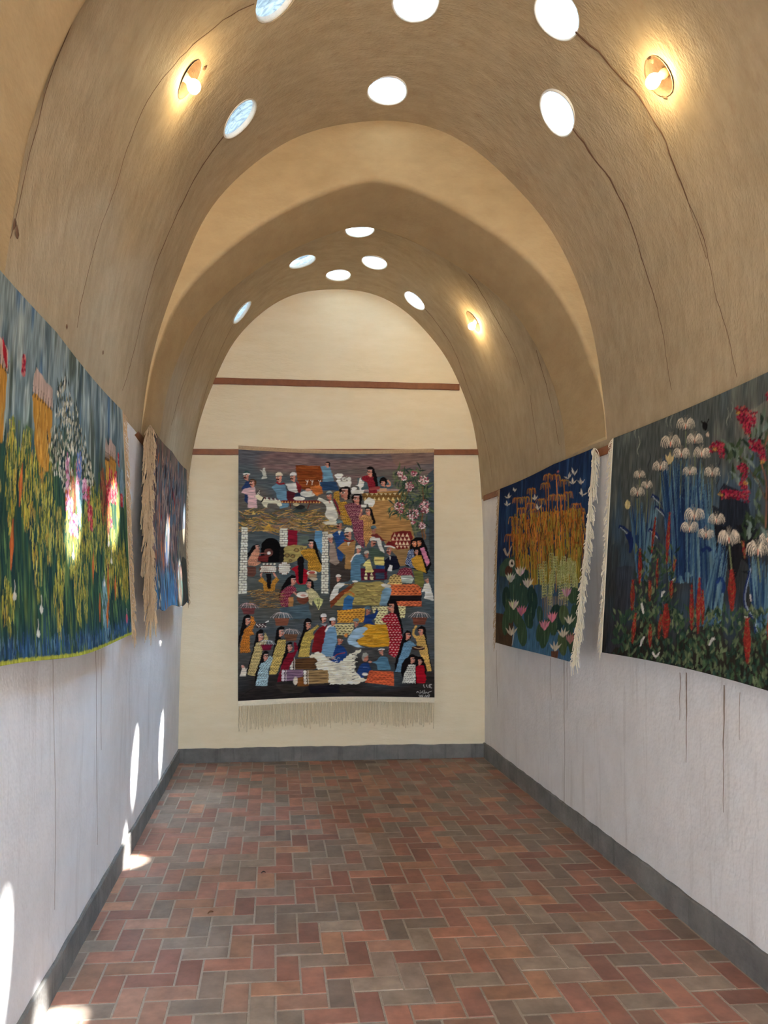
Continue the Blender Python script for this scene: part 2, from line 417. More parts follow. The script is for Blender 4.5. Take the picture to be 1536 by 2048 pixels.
for q, (x, a, b, w) in enumerate(DR):
    pts = [on_curve(x, y, prof) for y in np.linspace(a, b, 5)]
    ribbon('drip_stain', pts, w, w * 0.25, M['drip'], wall_r, off=0.003, jitter=0.003, seed=30 + q)
for q, (x, a, b, w) in enumerate([(108, 1310, 1820, .0025), (190, 1275, 1690, .004), (200, 1280, 1500, .002)]):
    pts = [on_curve(x, y, prof) for y in np.linspace(a, b, 6)]
    ribbon('drip_stain', pts, w, w * 0.4, M['drip'], wall_l, off=0.003, jitter=0.003, seed=50 + q)
# small chips in the plaster
def chip(px, py, r, parent, seed):
    P = on_curve(px, py, prof)
    if P is None: return
    fr = frame_at(P); i = fr[0]; P = Vector(P) + fr[3] * (waver(i, P[1]) + 0.002)
    V, Fc = lathe_rings([ring(P, fr, r, r * 1.4, 0, 9, 0.4, seed), ring(P, fr, r * .5, r * .7, 0.003, 9, 0.4, seed)], False, True)
    mesh_obj('chip', V, Fc, M['crack'], parent)
for q, (x, y, r) in enumerate([(130, 653, .008), (205, 705, .007), (28, 448, .012), (33, 465, .014), (1302, 120, .012), (1330, 194, .01), (408, 134, .012), (8, 410, .016)]):
    chip(x, y, r, vault, 60 + q)

# ------------------------------------------------------------------ floor: herringbone clay bricks in pale mortar
BW = 0.1025; BX, BY = 0.008, 2.418
FX0, FX1 = -0.872, 1.976
floor = structure(slab('floor', [(-1.0, -0.08), (2.1, -0.08), (2.1, -0.0022), (-1.0, -0.0022)], Y0 - 0.15, Y1 + 0.12, M['mortar']))
def brick_mat(name, attr):
    ma, nt, b = new_mat(name); L = nt.links.new
    tc = node(nt, 'ShaderNodeTexCoord'); geo = node(nt, 'ShaderNodeNewGeometry')
    if attr:
        at = node(nt, 'ShaderNodeAttribute'); at.attribute_name = 'tone'; base = at.outputs['Color']
    else:
        oi = node(nt, 'ShaderNodeObjectInfo'); base = oi.outputs['Color']
    n1 = node(nt, 'ShaderNodeTexNoise'); n1.inputs['Scale'].default_value = 9; n1.inputs['Detail'].default_value = 3; n1.inputs['Roughness'].default_value = 0.65
    n2 = node(nt, 'ShaderNodeTexNoise'); n2.inputs['Scale'].default_value = 120; n2.inputs['Detail'].default_value = 1
    L(geo.outputs['Position'], n1.inputs['Vector']); L(geo.outputs['Position'], n2.inputs['Vector'])
    mr = node(nt, 'ShaderNodeMapRange'); mr.inputs[1].default_value = 0.3; mr.inputs[2].default_value = 0.7; mr.inputs[3].default_value = 0.72; mr.inputs[4].default_value = 1.25
    L(n1.outputs['Fac'], mr.inputs[0])
    mx = node(nt, 'ShaderNodeMix', data_type='RGBA', blend_type='MULTIPLY'); mx.inputs[0].default_value = 1
    L(base, mx.inputs[6]); L(mr.outputs[0], mx.inputs[7])
    # pale scuffed dust in large patches
    n4 = node(nt, 'ShaderNodeTexNoise'); n4.inputs['Scale'].default_value = 2.4; n4.inputs['Detail'].default_value = 4; n4.inputs['Roughness'].default_value = 0.7
    L(geo.outputs['Position'], n4.inputs['Vector'])
    r4 = node(nt, 'ShaderNodeMapRange'); r4.inputs[1].default_value = 0.5; r4.inputs[2].default_value = 0.75; r4.inputs[4].default_value = 0.24; L(n4.outputs['Fac'], r4.inputs[0])
    m4 = node(nt, 'ShaderNodeMix', data_type='RGBA'); m4.inputs[7].default_value = lin4(150, 134, 121)
    L(r4.outputs[0], m4.inputs[0]); L(mx.outputs[2], m4.inputs[6]); L(m4.outputs[2], b.inputs['Base Color'])
    rr = node(nt, 'ShaderNodeMapRange'); rr.inputs[3].default_value = 0.42; rr.inputs[4].default_value = 0.62; L(n1.outputs['Fac'], rr.inputs[0]); L(rr.outputs[0], b.inputs['Roughness'])
    bp = node(nt, 'ShaderNodeBump'); bp.inputs['Strength'].default_value = 0.25; bp.inputs['Distance'].default_value = 0.004
    ah = node(nt, 'ShaderNodeMath', operation='MULTIPLY_ADD'); ah.inputs[1].default_value = 0.25; L(n2.outputs['Fac'], ah.inputs[0]); L(n1.outputs['Fac'], ah.inputs[2])
    L(ah.outputs[0], bp.inputs['Height']); L(bp.outputs[0], b.inputs['Normal'])
    return ma
M['brick'] = brick_mat('clay_brick', False); M['brick_far'] = brick_mat('clay_brick_far', True)
REDS = [(138, 95, 79), (143, 99, 81), (133, 93, 79), (138, 104, 87), (144, 106, 84), (129, 89, 76)]
GREYS = [(122, 104, 91), (116, 101, 89), (126, 108, 95), (120, 101, 88), (128, 112, 98)]
def tone(rr):
    c = rr.choice(REDS) if rr.random() < 0.58 else rr.choice(GREYS)
    k = rr.uniform(0.9, 1.1); return tuple(min(1, v * 1.45) for v in lin([min(255, q * k) for q in c]))
def brick_geo(sx, sy):
    j = 0.0042; c = 0.0018; hx, hy = sx / 2 - j, sy / 2 - j
    V = [(-hx, -hy, -.02), (hx, -hy, -.02), (hx, hy, -.02), (-hx, hy, -.02), (-hx, -hy, -c), (hx, -hy, -c), (hx, hy, -c), (-hx, hy, -c),
         (-hx + c, -hy + c, 0), (hx - c, -hy + c, 0), (hx - c, hy - c, 0), (-hx + c, hy - c, 0)]
    Fc = [(8, 9, 10, 11)]
    for k in range(4):
        q = (k + 1) % 4; Fc += [(k, q, 4 + q, 4 + k), (4 + k, 4 + q, 8 + q, 8 + k)]
    return V, Fc
bricks = []
i0, i1 = int((FX0 - BX) / BW) - 3, int((FX1 - BX) / BW) + 3
j0, j1 = int((Y0 - BY) / BW) - 3, int((Y1 - BY) / BW) + 3
for i in range(i0, i1):
    for j in range(j0, j1):
        k = (i + j) % 4
        if k == 2: r = (i, j, i + 1, j + 2)
        elif k == 0: r = (i, j, i + 2, j + 1)
        else: continue
        x0, x1 = max(FX0, BX + r[0] * BW), min(FX1, BX + r[2] * BW); y0, y1 = max(Y0, BY + r[1] * BW), min(Y1, BY + r[3] * BW)
        if x1 - x0 < 0.018 or y1 - y0 < 0.018: continue
        cx, cy = (x0 + x1) / 2, (y0 + y1) / 2
        px, py = to_px((cx, cy, 0)) if cy > 0.6 else (-1e4, 1e4)
        seen = -60 < px < 1600 and py < 2110
        bricks.append((seen, -cy if seen else -99, cx, cy, x1 - x0, y1 - y0))
bricks.sort(key=lambda b: (not b[0], -b[1]))
rr = random.Random(11); cache = {}; stV = []; stF = []; stC = []
for q, (seen, _, cx, cy, sx, sy) in enumerate(bricks):
    t = tone(rr); dz = rr.uniform(-0.0012, 0.0008); da = rr.uniform(-0.006, 0.006)
    if q < 300 and seen:
        key = (round(sx, 3), round(sy, 3))
        if key not in cache:
            V, Fc = brick_geo(sx, sy); me = bpy.data.meshes.new('brick'); me.from_pydata(V, [], Fc); me.materials.append(M['brick']); cache[key] = me
        o = bpy.data.objects.new('brick', cache[key]); col.objects.link(o); o.parent = floor
        o.location = (cx, cy, dz); o.rotation_euler = (rr.uniform(-.004, .004), rr.uniform(-.004, .004), da); o.color = t + (1,)
    else:
        V, Fc = brick_geo(sx, sy); b = len(stV); ca, sa = math.cos(da), math.sin(da)
        stV += [(cx + x * ca - y * sa, cy + x * sa + y * ca, z + dz) for x, y, z in V]
        stF += [tuple(b + k for k in f) for f in Fc]; stC += [t + (1,)] * len(V)
far = mesh_obj('herringbone_bricks', stV, stF, M['brick_far'], floor)
ca_ = far.data.color_attributes.new('tone', 'FLOAT_COLOR', 'POINT'); ca_.data.foreach_set('color', np.array(stC, np.float32).ravel())
far['kind'] = 'stuff'

# ------------------------------------------------------------------ cement skirting
def skirting(name, a, b, inward, h=0.128, t=0.016, seed=0):
    """uneven cement band along the wall foot from a to b (floor points), thickness towards `inward`"""
    rr = random.Random(seed); a = Vector(a); b = Vector(b); n = max(4, int((b - a).length / 0.06)); d = Vector(inward)
    V = []; Fc = []; e = 0
    for k in range(n + 1):
        p = a.lerp(b, k / n); e = 0.6 * e + rr.uniform(-0.004, 0.004); hh = h + e; tt = t + 0.3 * e
        for off, z in ((-0.03, -0.02), (tt, -0.02), (tt, hh - 0.006), (tt - 0.005, hh), (-0.03, hh)):
            V.append(tuple(p + d * off + Vector((0, 0, z))))
    for k in range(n):
        for q in range(4): i = k * 5 + q; Fc.append((i, i + 1, i + 6, i + 5))
    Fc += [tuple(range(5)), tuple(range(n * 5, n * 5 + 5))[::-1]]
    o = mesh_obj(name, V, Fc, M['cement'])
    bm = bmesh.new(); bm.from_mesh(o.data); bmesh.ops.recalc_face_normals(bm, faces=bm.faces); bm.to_mesh(o.data); bm.free()
    return structure(o)
skirting('baseboard_left', (FX0, Y0, 0), (FX0, Y1, 0), (1, 0, 0), seed=1)
skirting('baseboard_right', (FX1, Y0, 0), (FX1, Y1, 0), (-1, 0, 0), h=0.135, seed=2)
skirting('baseboard_back', (FX0, Y1, 0), (FX1, Y1, 0), (0, -1, 0), seed=3)

# ------------------------------------------------------------------ wooden hanging rails
def rail(a, b, h, t, inward, label, seed):
    rr = random.Random(seed); a = Vector(a); b = Vector(b); n = 24; d = Vector(inward); c = 0.004
    V = []; Fc = []
    for k in range(n + 1):
        p = a.lerp(b, k / n) + Vector((0, 0, rr.uniform(-0.0012, 0.0012)))
        for off, z in ((-0.03, -h / 2), (t - c, -h / 2), (t, -h / 2 + c), (t, h / 2 - c), (t - c, h / 2), (-0.03, h / 2)):
            V.append(tuple(p + d * off + Vector((0, 0, z))))
    for k in range(n):
        for q in range(6): i = k * 6; Fc.append((i + q, i + (q + 1) % 6, i + 6 + (q + 1) % 6, i + 6 + q))
    Fc += [tuple(range(6)), tuple(range(n * 6, n * 6 + 6))[::-1]]
    o = mesh_obj('wooden_rail', V, Fc, M['wood'])
    bm = bmesh.new(); bm.from_mesh(o.data); bmesh.ops.recalc_face_normals(bm, faces=bm.faces); bm.to_mesh(o.data); bm.free()
    return tag(o, label, 'rail', 'wooden rails fixed to the walls')
rail((-0.575, Y1, 3.503), (1.745, Y1, 3.495), 0.058, 0.022, (0, -1, 0), 'bare brown wooden rail across the end wall above the village tapestry', 1)
rail((-0.755, Y1, 2.840), (1.925, Y1, 2.878), 0.052, 0.022, (0, -1, 0), 'brown wooden rail on the end wall that carries the village tapestry', 2)
rail((-0.804, 1.2, 2.470), (-0.804, 6.70, 2.50), 0.052, 0.014, (1, 0, 0), 'brown wooden rail along the left wall behind the two tapestries', 3)
rail((1.966, 1.2, 2.405), (1.966, 6.70, 2.430), 0.050, 0.014, (-1, 0, 0), 'brown wooden rail along the right wall behind the two tapestries', 4)

# ------------------------------------------------------------------ bare bulbs in oval recesses
M['bulb_far'] = emit('glowing_bulb_far', (1.0, 0.76, 0.40, 1), BULB * 1.3)
def lamp(P, seed, label, lean, bulb='bulb'):
    fr = frame_at(P); P = Vector(P); i, u, v, n = fr
    root = empty('ceiling_bulb', P); tag(root, label, 'lamp', 'bare bulbs in the vault')
    inv = Matrix.Translation(-P)
    def part(name, R, mat, cap0=False, cap1=False):
        V, Fc = lathe_rings(R, cap0, cap1); return mesh_obj(name, [inv @ q for q in V], Fc, mat, root, smooth=True)
    part('recess_box', [ring(P, fr, 0.064, 0.094, 0.004, 24, 0.06, seed), ring(P, fr, 0.058, 0.088, 0.002, 24, 0.06, seed), ring(P, fr, 0.056, 0.085, -0.045, 24, 0.06, seed), ring(P, fr, 0.02, 0.03, -0.047, 24, 0, seed)], M['dark_box'], False, True)
    ax = (n + Vector(lean)).normalized(); s1 = ax.orthogonal().normalized(); s2 = ax.cross(s1)
    def circ(c, r): return [c + s1 * (r * math.cos(2 * PI * k / 20)) + s2 * (r * math.sin(2 * PI * k / 20)) for k in range(20)]
    b = P - n * 0.046
    part('socket', [circ(b, .021), circ(b + ax * .03, .021), circ(b + ax * .032, .018), circ(b + ax * .052, .0165)], M['socket'], True, True)
    prof_b = [(.052, .0135), (.060, .0165), (.068, .023), (.076, .0275), (.086, .0300), (.096, .0292), (.105, .0245), (.111, .0165), (.114, .007)]
    part('bulb', [circ(b + ax * d, r) for d, r in prof_b], M[bulb], False, True)
lamp(LAMPS[0], 40, 'bare lit bulb in an oval recess on the left curve of the near vault', (0, -0.1, -0.35))
lamp(LAMPS[1], 41, 'bare lit bulb in an oval recess on the right curve of the near vault', (-0.1, -0.1, -0.2))
lamp(LAMPS[2], 42, 'small bare lit bulb beyond the arch on the right', (0, -0.1, -0.5), 'bulb_far')

# ------------------------------------------------------------------ bits lying on the floor
M['leaf'] = simple('dry_leaf', lin4(120, 78, 44), .8, 0, 60, .3); M['crumb'] = simple('dark_crumb', lin4(52, 40, 34), .9, 0, 60, .3)
def floor_pt(px, py): d = ray(px, py); t = -CAM_H / d[2]; return CAM + d * t
def litter(name, px, py, L_, w, mat, label, rot, seed):
    r = random.Random(seed); P = floor_pt(px, py); V = []; n = 9
    for k in range(n):
        t = k / (n - 1); ww = w * math.sin(PI * min(1, .04 + t * .96)) ** .7 * r.uniform(.85, 1.1); z = .004 + .006 * math.sin(PI * t)
        for sx, zz in ((-1, z + .004), (0, z), (1, z + .004), (1, z + .0025), (0, z - .0015), (-1, z + .0025)): V.append(((t - .5) * L_, sx * ww / 2, zz))
    Fc = []
    for k in range(n - 1):
        for q in range(6): i = k * 6; Fc.append((i + q, i + (q + 1) % 6, i + 6 + (q + 1) % 6, i + 6 + q))
    Fc += [tuple(range(6))[::-1], tuple(range((n - 1) * 6, n * 6))]
    o = mesh_obj(name, V, Fc, mat, smooth=True); o.location = (P[0], P[1], -.004); o.rotation_euler = (0, 0, rot); return tag(o, label, 'leaf')
litter('dry_leaf', 421, 1826, .034, .011, M['leaf'], 'small curled dry leaf on the brick floor left of the middle', .7, 1)
litter('leaf_crumb', 527, 1746, .026, .012, M['crumb'], 'dark leaf crumb on the bricks further back than the dry leaf', .2, 2)
# ------------------------------------------------------------------ woven pictures: a small polygon painter on a numpy grid
def vnoise(h, w, gy, gx, seed):
    """smooth value noise, gy x gx control cells, 0..1"""
    g = np.random.RandomState(seed).rand(gy + 2, gx + 2)
    y = np.linspace(0, gy, h); x = np.linspace(0, gx, w)
    iy = np.minimum(y.astype(int), gy); ix = np.minimum(x.astype(int), gx)
    fy = (y - iy)[:, None]; fx = (x - ix)[None]; fy = fy * fy * (3 - 2 * fy); fx = fx * fx * (3 - 2 * fx)
    a = g[iy][:, ix]; b = g[iy][:, ix + 1]; c = g[iy + 1][:, ix]; d = g[iy + 1][:, ix + 1]
    return a * (1 - fy) * (1 - fx) + b * (1 - fy) * fx + c * fy * (1 - fx) + d * fy * fx

class Loom:
    def __init__(s, w, h, quad, seed=0):
        """quad: image positions of the cloth corners tl, tr, br, bl; drawing coordinates follow the drawing's own frame"""
        s.w, s.h = w, h; s.a = np.zeros((h, w, 3), np.float32); s.rr = random.Random(seed); s.np = np.random.RandomState(seed)
        src = quad; dst = [(0, 0), (w, 0), (w, h), (0, h)]
        A = []; B = []
        for (x, y), (u, v) in zip(src, dst):
            A += [[x, y, 1, 0, 0, 0, -u * x, -u * y], [0, 0, 0, x, y, 1, -v * x, -v * y]]; B += [u, v]
        s.H = np.append(np.linalg.solve(np.array(A, float), np.array(B, float)), 1).reshape(3, 3)
        s.frame(0, 0, 1)
    def frame(s, x0, y0, k): s.f = (x0, y0, k)
    def map(s, P):
        P = np.asarray(P, float) * s.f[2] + np.array(s.f[:2])
        q = np.c_[P, np.ones(len(P))] @ s.H.T
        return q[:, :2] / q[:, 2:]
    def fill_uv(s, Q, c, alpha=1.0):
        x0, y0 = np.floor(Q.min(0)).astype(int); x1, y1 = np.ceil(Q.max(0)).astype(int) + 1
        x0, y0, x1, y1 = max(0, x0), max(0, y0), min(s.w, x1), min(s.h, y1)
        if x1 <= x0 or y1 <= y0: return None
        X = np.arange(x0, x1)[None] + 0.5; Y = np.arange(y0, y1)[:, None] + 0.5
        ins = np.zeros((y1 - y0, x1 - x0), bool); n = len(Q)
        for i in range(n):
            xa, ya = Q[i]; xb, yb = Q[(i + 1) % n]
            if ya == yb: continue
            ins ^= ((ya > Y) != (yb > Y)) & (X < (xb - xa) * (Y - ya) / (yb - ya) + xa)
        if c is not None:
            sub = s.a[y0:y1, x0:x1]
            sub[ins] = sub[ins] * (1 - alpha) + np.asarray(c, np.float32) * alpha
        return (y0, y1, x0, x1, ins)
    def poly(s, P, c, alpha=1.0, wob=0.0):
        Q = s.map(P)
        if wob:
            Q = resample(np.vstack([Q, Q[:1]]), max(8, len(Q) * 5))[:-1]; Q = Q + s.np.uniform(-wob, wob, Q.shape)
        return s.fill_uv(Q, c, alpha)
    def ell(s, x, y, rx, ry, c, rot=0, n=14, alpha=1.0):
        t = np.linspace(0, 2 * PI, n, endpoint=False); u, v = rx * np.cos(t), ry * np.sin(t)
        ca, sa = math.cos(rot), math.sin(rot)
        return s.poly(np.c_[x + u * ca - v * sa, y + u * sa + v * ca], c, alpha)
    def stroke(s, P, w0, c, w1=None, mid=None, alpha=1.0, smooth=True):
        w1 = w0 if w1 is None else w1
        P = np.asarray(P, float)
        if smooth and len(P) > 2: P = catmull(P, 5)
        n = len(P); t = np.linspace(0, 1, n)
        w = w0 + (w1 - w0) * t
        if mid is not None: w = np.interp(t, [0, .5, 1], [w0, mid, w1])
        T = np.gradient(P, axis=0); T /= np.maximum(np.linalg.norm(T, axis=1), 1e-6)[:, None]
        N = np.c_[-T[:, 1], T[:, 0]] * (w / 2)[:, None]
        s.poly(np.vstack([P + N, (P - N)[::-1]]), c, alpha)
    def leaf(s, x, y, L, w, ang, c, bend=0.0):
        """pointed leaf from (x, y), angle 0 = up"""
        dx, dy = math.sin(ang), -math.cos(ang); nx, ny = -dy, dx
        s.stroke([(x, y), (x + dx * L * .5 + nx * bend, y + dy * L * .5 + ny * bend), (x + dx * L, y + dy * L)], w * .3, c, 0.2, mid=w)
    def patt(s, P, base, mark, sx=26, sy=20, size=(14, 5), ang=0.35, wob=0.0):
        r = s.poly(P, base, wob=wob)
        if r is None: return
        keep = s.a.copy(); P = np.asarray(P, float); x0, y0 = P.min(0); x1, y1 = P.max(0); j = 0
        y = y0
        while y < y1:
            x = x0 + (sx / 2 if j % 2 else 0)
            while x < x1:
                jx, jy = s.rr.uniform(-3, 3), s.rr.uniform(-3, 3); a = ang if j % 2 else -ang
                s.ell(x + jx, y + jy, size[0], size[1], mark, a, 6); x += sx
            y += sy; j += 1
        m = np.zeros((s.h, s.w), bool); m[r[0]:r[1], r[2]:r[3]] = r[4]
        s.a[~m] = keep[~m]
    def finish(s, weft, gain, jag=1.2):
        """weave: yarn-by-yarn jaggedness and tone drift along the weft, then halve the grid"""
        a = s.a; h, w = s.h, s.w
        if weft == 'h':
            off = np.round((s.np.rand(h, 1) - .5) * 2 * jag + (vnoise(h, w, h // 6, w // 30, 5) - .5) * 3 * jag).astype(int)
            xi = np.clip(np.arange(w)[None] + off, 0, w - 1); a = a[np.arange(h)[:, None], xi]
            st = vnoise(h, w, h // 3, w // 26, 9) - .5
        else:
            off = np.round((s.np.rand(1, w) - .5) * 2 * jag + (vnoise(h, w, h // 30, w // 6, 5) - .5) * 3 * jag).astype(int)
            yi = np.clip(np.arange(h)[:, None] + off, 0, h - 1); a = a[yi, np.arange(w)[None]]
            st = vnoise(h, w, h // 26, w // 3, 9) - .5
        a = a * (1 + .34 * st[..., None])
        L = lin(np.clip(a, 0, 255)) * np.asarray(gain)
        L = L.reshape(h // 2, 2, w // 2, 2, 3).mean((1, 3))
        return np.clip(L, 0, .9).astype(np.float32)

def ramp_rows(h, w, stops, rag=None):
    """vertical colour ramp [(v, colour)...] with a ragged per-pixel shift"""
    v = np.linspace(0, 1, h)[:, None] + (0 if rag is None else rag) + np.zeros((h, w))
    xs = [p for p, _ in stops]
    return np.stack([np.interp(v, xs, [c[k] for _, c in stops]) for k in range(3)], -1).astype(np.float32)
def blend(a, c, m): return a * (1 - m[..., None]) + np.asarray(c, np.float32) * m[..., None]

SKIN = (196, 132, 108); SKIN2 = (178, 112, 88); BLK = (22, 17, 17)
def head(L, x, y, r, d=1, skin=SKIN, cap=None, band=None, hair=None, tache=False):
    if hair: L.ell(x - d * r * .25, y - r * .25, r * 1.02, r * 1.12, hair)
    L.poly([(x - d * .55 * r, y - .8 * r), (x + d * .55 * r, y - .8 * r), (x + d * .62 * r, y - .25 * r), (x + d * .95 * r, y + .12 * r), (x + d * .6 * r, y + .25 * r),
            (x + d * .6 * r, y + .75 * r), (x + d * .1 * r, y + 1.02 * r), (x - d * .1 * r, y + 1.35 * r), (x - d * .5 * r, y + 1.2 * r), (x - d * .62 * r, y)], skin)
    L.stroke([(x - d * .1 * r, y - .42 * r), (x + d * .6 * r, y - .42 * r)], r * .2, BLK)
    L.ell(x + d * .25 * r, y - .1 * r, r * .3, r * .17, (225, 205, 185)); L.ell(x + d * .3 * r, y - .1 * r, r * .16, r * .15, BLK)
    L.stroke([(x + d * .2 * r, y + .55 * r), (x + d * .62 * r, y + .5 * r)], r * .18, (140, 40, 40))
    if tache: L.stroke([(x + d * .0 * r, y + .52 * r), (x + d * .4 * r, y + .34 * r), (x + d * .8 * r, y + .45 * r)], r * .26, BLK)
    if cap:
        L.poly([(x - .95 * r, y - .45 * r), (x - .85 * r, y - 1.15 * r), (x - .3 * r, y - 1.55 * r), (x + .4 * r, y - 1.5 * r), (x + .85 * r, y - 1.1 * r), (x + .9 * r, y - .6 * r)], cap)
        if band: L.stroke([(x - .98 * r, y - .55 * r), (x, y - .78 * r), (x + .98 * r, y - .62 * r)], r * .36, band)
def woman(L, x, y, r, robe, c, mk, d=1, hair=None, band=True, sx=26, sy=20, size=(13, 5), wob=0.6):
    if hair: L.poly(hair, BLK, wob=.5)
    L.patt(robe, c, mk, sx, sy, size, wob=wob)
    head(L, x, y, r, d, hair=BLK)
    if band: L.stroke([(x - .5 * r, y - .78 * r), (x + .62 * r, y - .78 * r)], r * .14, (225, 200, 185))
def basket(L, x, y, w, h, c, top):
    L.poly([(x - w * .5, y), (x + w * .5, y), (x + w * .36, y + h), (x - w * .36, y + h)], c)
    for k in range(9):
        t = (k - 4) / 4
        L.stroke([(x - w * .15 + t * w * .1, y - h * .75 + abs(t) * 8), (x + t * w * .45, y - h * .55), (x + t * w * .75, y + 6)], 9, top if k % 2 else tuple(v * .72 for v in top), 5)

def village(L):
    h, w = L.h, L.w; rg = (vnoise(h, w, 40, 5, 1) - .5) * .09
    L.a = ramp_rows(h, w, [(0, (120, 92, 88)), (.06, (116, 96, 90)), (.12, (98, 90, 82)), (.22, (92, 86, 76)), (.32, (82, 86, 84)), (.5, (76, 86, 86)), (.62, (78, 76, 68)), (.72, (74, 80, 82)), (.84, (74, 70, 66)), (.93, (48, 42, 38)), (1, (40, 34, 32))], rg)
    n = vnoise(h, w, 60, 5, 3); L.a = blend(L.a, (130, 100, 96), np.clip((n - .55) * 2, 0, .7) * (np.linspace(0, 1, h)[:, None] < .14))
    L.a = blend(L.a, (70, 86, 92), np.clip((vnoise(h, w, 16, 4, 4) - .55) * 2.2, 0, .6))
    S = .1432
    # --- upper right (frame B)
    L.frame(660, 880, S)
    L.poly([(560, 700), (1040, 690), (1100, 1000), (1180, 1396), (620, 1396), (560, 1000)], (172, 128, 76), wob=3)
    for k in range(60): L.stroke([(x := L.rr.uniform(600, 1050), y := L.rr.uniform(850, 1390)), (x + 60, y + L.rr.uniform(-8, 8)), (x + 130, y)], 8, L.rr.choice([(150, 104, 58), (186, 142, 90)]), 3)
    L.poly([(840, 150), (1440, 150), (1440, 330), (900, 340)], (134, 102, 84), .5, wob=4)
    L.poly([(1310, 560), (1440, 400), (1470, 1396), (1360, 1396)], (66, 76, 80), wob=3)
    L.poly([(380, 520), (760, 500), (900, 620), (780, 710), (400, 700)], (78, 96, 98), wob=3)
    # fence of triangles
    L.poly([(440, 735), (1090, 725), (1080, 832), (470, 838)], (124, 90, 44))
    for k in range(9): x = 500 + k * 64; L.poly([(x, 738), (x + 48, 738), (x + 24, 772)], (200, 178, 130))
    for k in range(9): x = 470 + k * 64; L.poly([(x, 842), (x + 48, 842), (x + 24, 790)], (214, 186, 124))
    L.stroke([(470, 700), (1060, 690)], 26, (170, 140, 134))
    # oleander bush
    for k in range(330):
        cx, cy = L.rr.choice([(960, 480), (1180, 480), (1300, 640), (1080, 640), (930, 960), (1080, 900), (1150, 1080), (1300, 950), (1260, 780), (1260, 1190)])
        a = L.rr.uniform(0, 6.28); x, y = cx + L.rr.uniform(-90, 90), cy + L.rr.uniform(-80, 80)
        L.leaf(x, y, L.rr.uniform(80, 150), 24, a, L.rr.choice([(84, 98, 66), (58, 76, 58), (96, 106, 72), (42, 56, 48), (112, 112, 82), (60, 72, 64)]), 8)
    L.stroke([(1290, 1396), (1280, 1200), (1300, 900), (1290, 650)], 26, (112, 76, 48), 12); L.stroke([(1330, 1396), (1310, 1250)], 18, (140, 96, 60))
    for cx, cy, r in [(980, 470, 45), (1030, 525, 40), (1170, 465, 42), (1310, 565, 75), (1110, 640, 65), (1110, 700, 30), (970, 930, 72), (1160, 1040, 85), (1320, 900, 75), (1320, 990, 55), (1280, 1200, 50), (990, 1010, 26), (1160, 1150, 30)]:
        for k in range(int(r * .7)):
            a = L.rr.uniform(0, 6.28); q = r * math.sqrt(L.rr.random())
            L.ell(cx + q * math.cos(a), cy + q * math.sin(a) * .85, 13, 8, L.rr.choice([(226, 196, 190), (208, 150, 150), (236, 216, 206), (150, 60, 76), (196, 130, 136), (120, 44, 60)]), L.rr.uniform(0, 3), 7)
    woman(L, 560, 440, 50, [(445, 500), (530, 470), (600, 500), (665, 735), (540, 735), (530, 590), (450, 540)], (122, 26, 36), (150, 50, 56), -1, [(515, 370), (560, 345), (610, 360), (650, 480), (680, 650), (630, 640), (590, 470)])
    L.poly([(540, 660), (690, 640), (700, 680), (560, 700)], (160, 70, 66))
    L.ell(745, 570, 56, 62, BLK); head(L, 745, 600, 40, -1)
    L.poly([(690, 670), (790, 670), (790, 720), (690, 725)], (206, 160, 120)); L.stroke([(785, 640), (840, 620), (810, 550)], 26, SKIN)
    W = (226, 222, 204)
    L.poly([(60, 470), (100, 450), (170, 450), (190, 475), (150, 525), (155, 565), (95, 565), (110, 525)], W)
    L.poly([(95, 560), (306, 560), (285, 645), (140, 645)], W); L.ell(200, 530, 38, 28, (206, 204, 188)); L.ell(270, 530, 34, 30, (214, 212, 196)); L.stroke([(195, 545), (240, 490)], 12, (150, 140, 120))
    L.poly([(428, 505), (450, 560), (478, 570), (476, 630), (440, 660), (440, 695), (420, 695), (410, 650), (385, 630), (360, 620), (395, 620), (405, 560)], W)
    L.poly([(285, 690), (475, 690), (470, 740), (300, 742)], W); L.ell(340, 668, 40, 22, W)
    woman(L, 205, 735, 75, [(60, 720), (130, 700), (140, 860), (230, 850), (300, 980), (310, 1195), (190, 1180), (130, 1000), (115, 860), (50, 820)], (196, 146, 52), (52, 36, 24), -1, [(120, 690), (170, 645), (250, 650), (290, 720), (280, 820), (230, 830)])
    woman(L, 375, 825, 62, [(200, 900), (310, 870), (440, 900), (470, 1150), (490, 1396), (350, 1396), (310, 1150), (220, 960)], (98, 34, 58), (206, 150, 140), -1, [(300, 800), (340, 745), (420, 750), (445, 830), (440, 900), (330, 920)], size=(12, 4))
    woman(L, 535, 1000, 46, [(405, 1090), (470, 1040), (560, 1060), (600, 1200), (590, 1396), (465, 1396), (460, 1180)], (206, 156, 96), (92, 36, 34), -1, [(490, 950), (540, 930), (590, 970), (640, 1170), (600, 1180), (570, 1060)], size=(11, 4))
    L.stroke([(410, 1080), (450, 960)], 24, SKIN); L.poly([(430, 900), (520, 900), (510, 935), (440, 935)], W); L.poly([(480, 850), (540, 795), (620, 830), (630, 890), (600, 930), (545, 930), (540, 890), (480, 890)], W)
    # --- upper left (frame A)
    L.frame(460, 880, S)
    L.poly([(915, 335), (1280, 335), (1300, 690), (1000, 690), (950, 560)], (122, 58, 26), wob=1)
    for k in range(26): y = 345 + k * 13; L.stroke([(930 + L.rr.uniform(0, 60), y), (1100, y + L.rr.uniform(-3, 3)), (1270 - L.rr.uniform(0, 60), y)], 5, L.rr.choice([(150, 82, 38), (96, 42, 22)]))
    for x in (1080, 1150, 1260): L.stroke([(x, 620), (x, 580), (x - 18, 545)], 8, (220, 205, 180)); L.stroke([(x, 580), (x + 18, 545)], 8, (220, 205, 180))
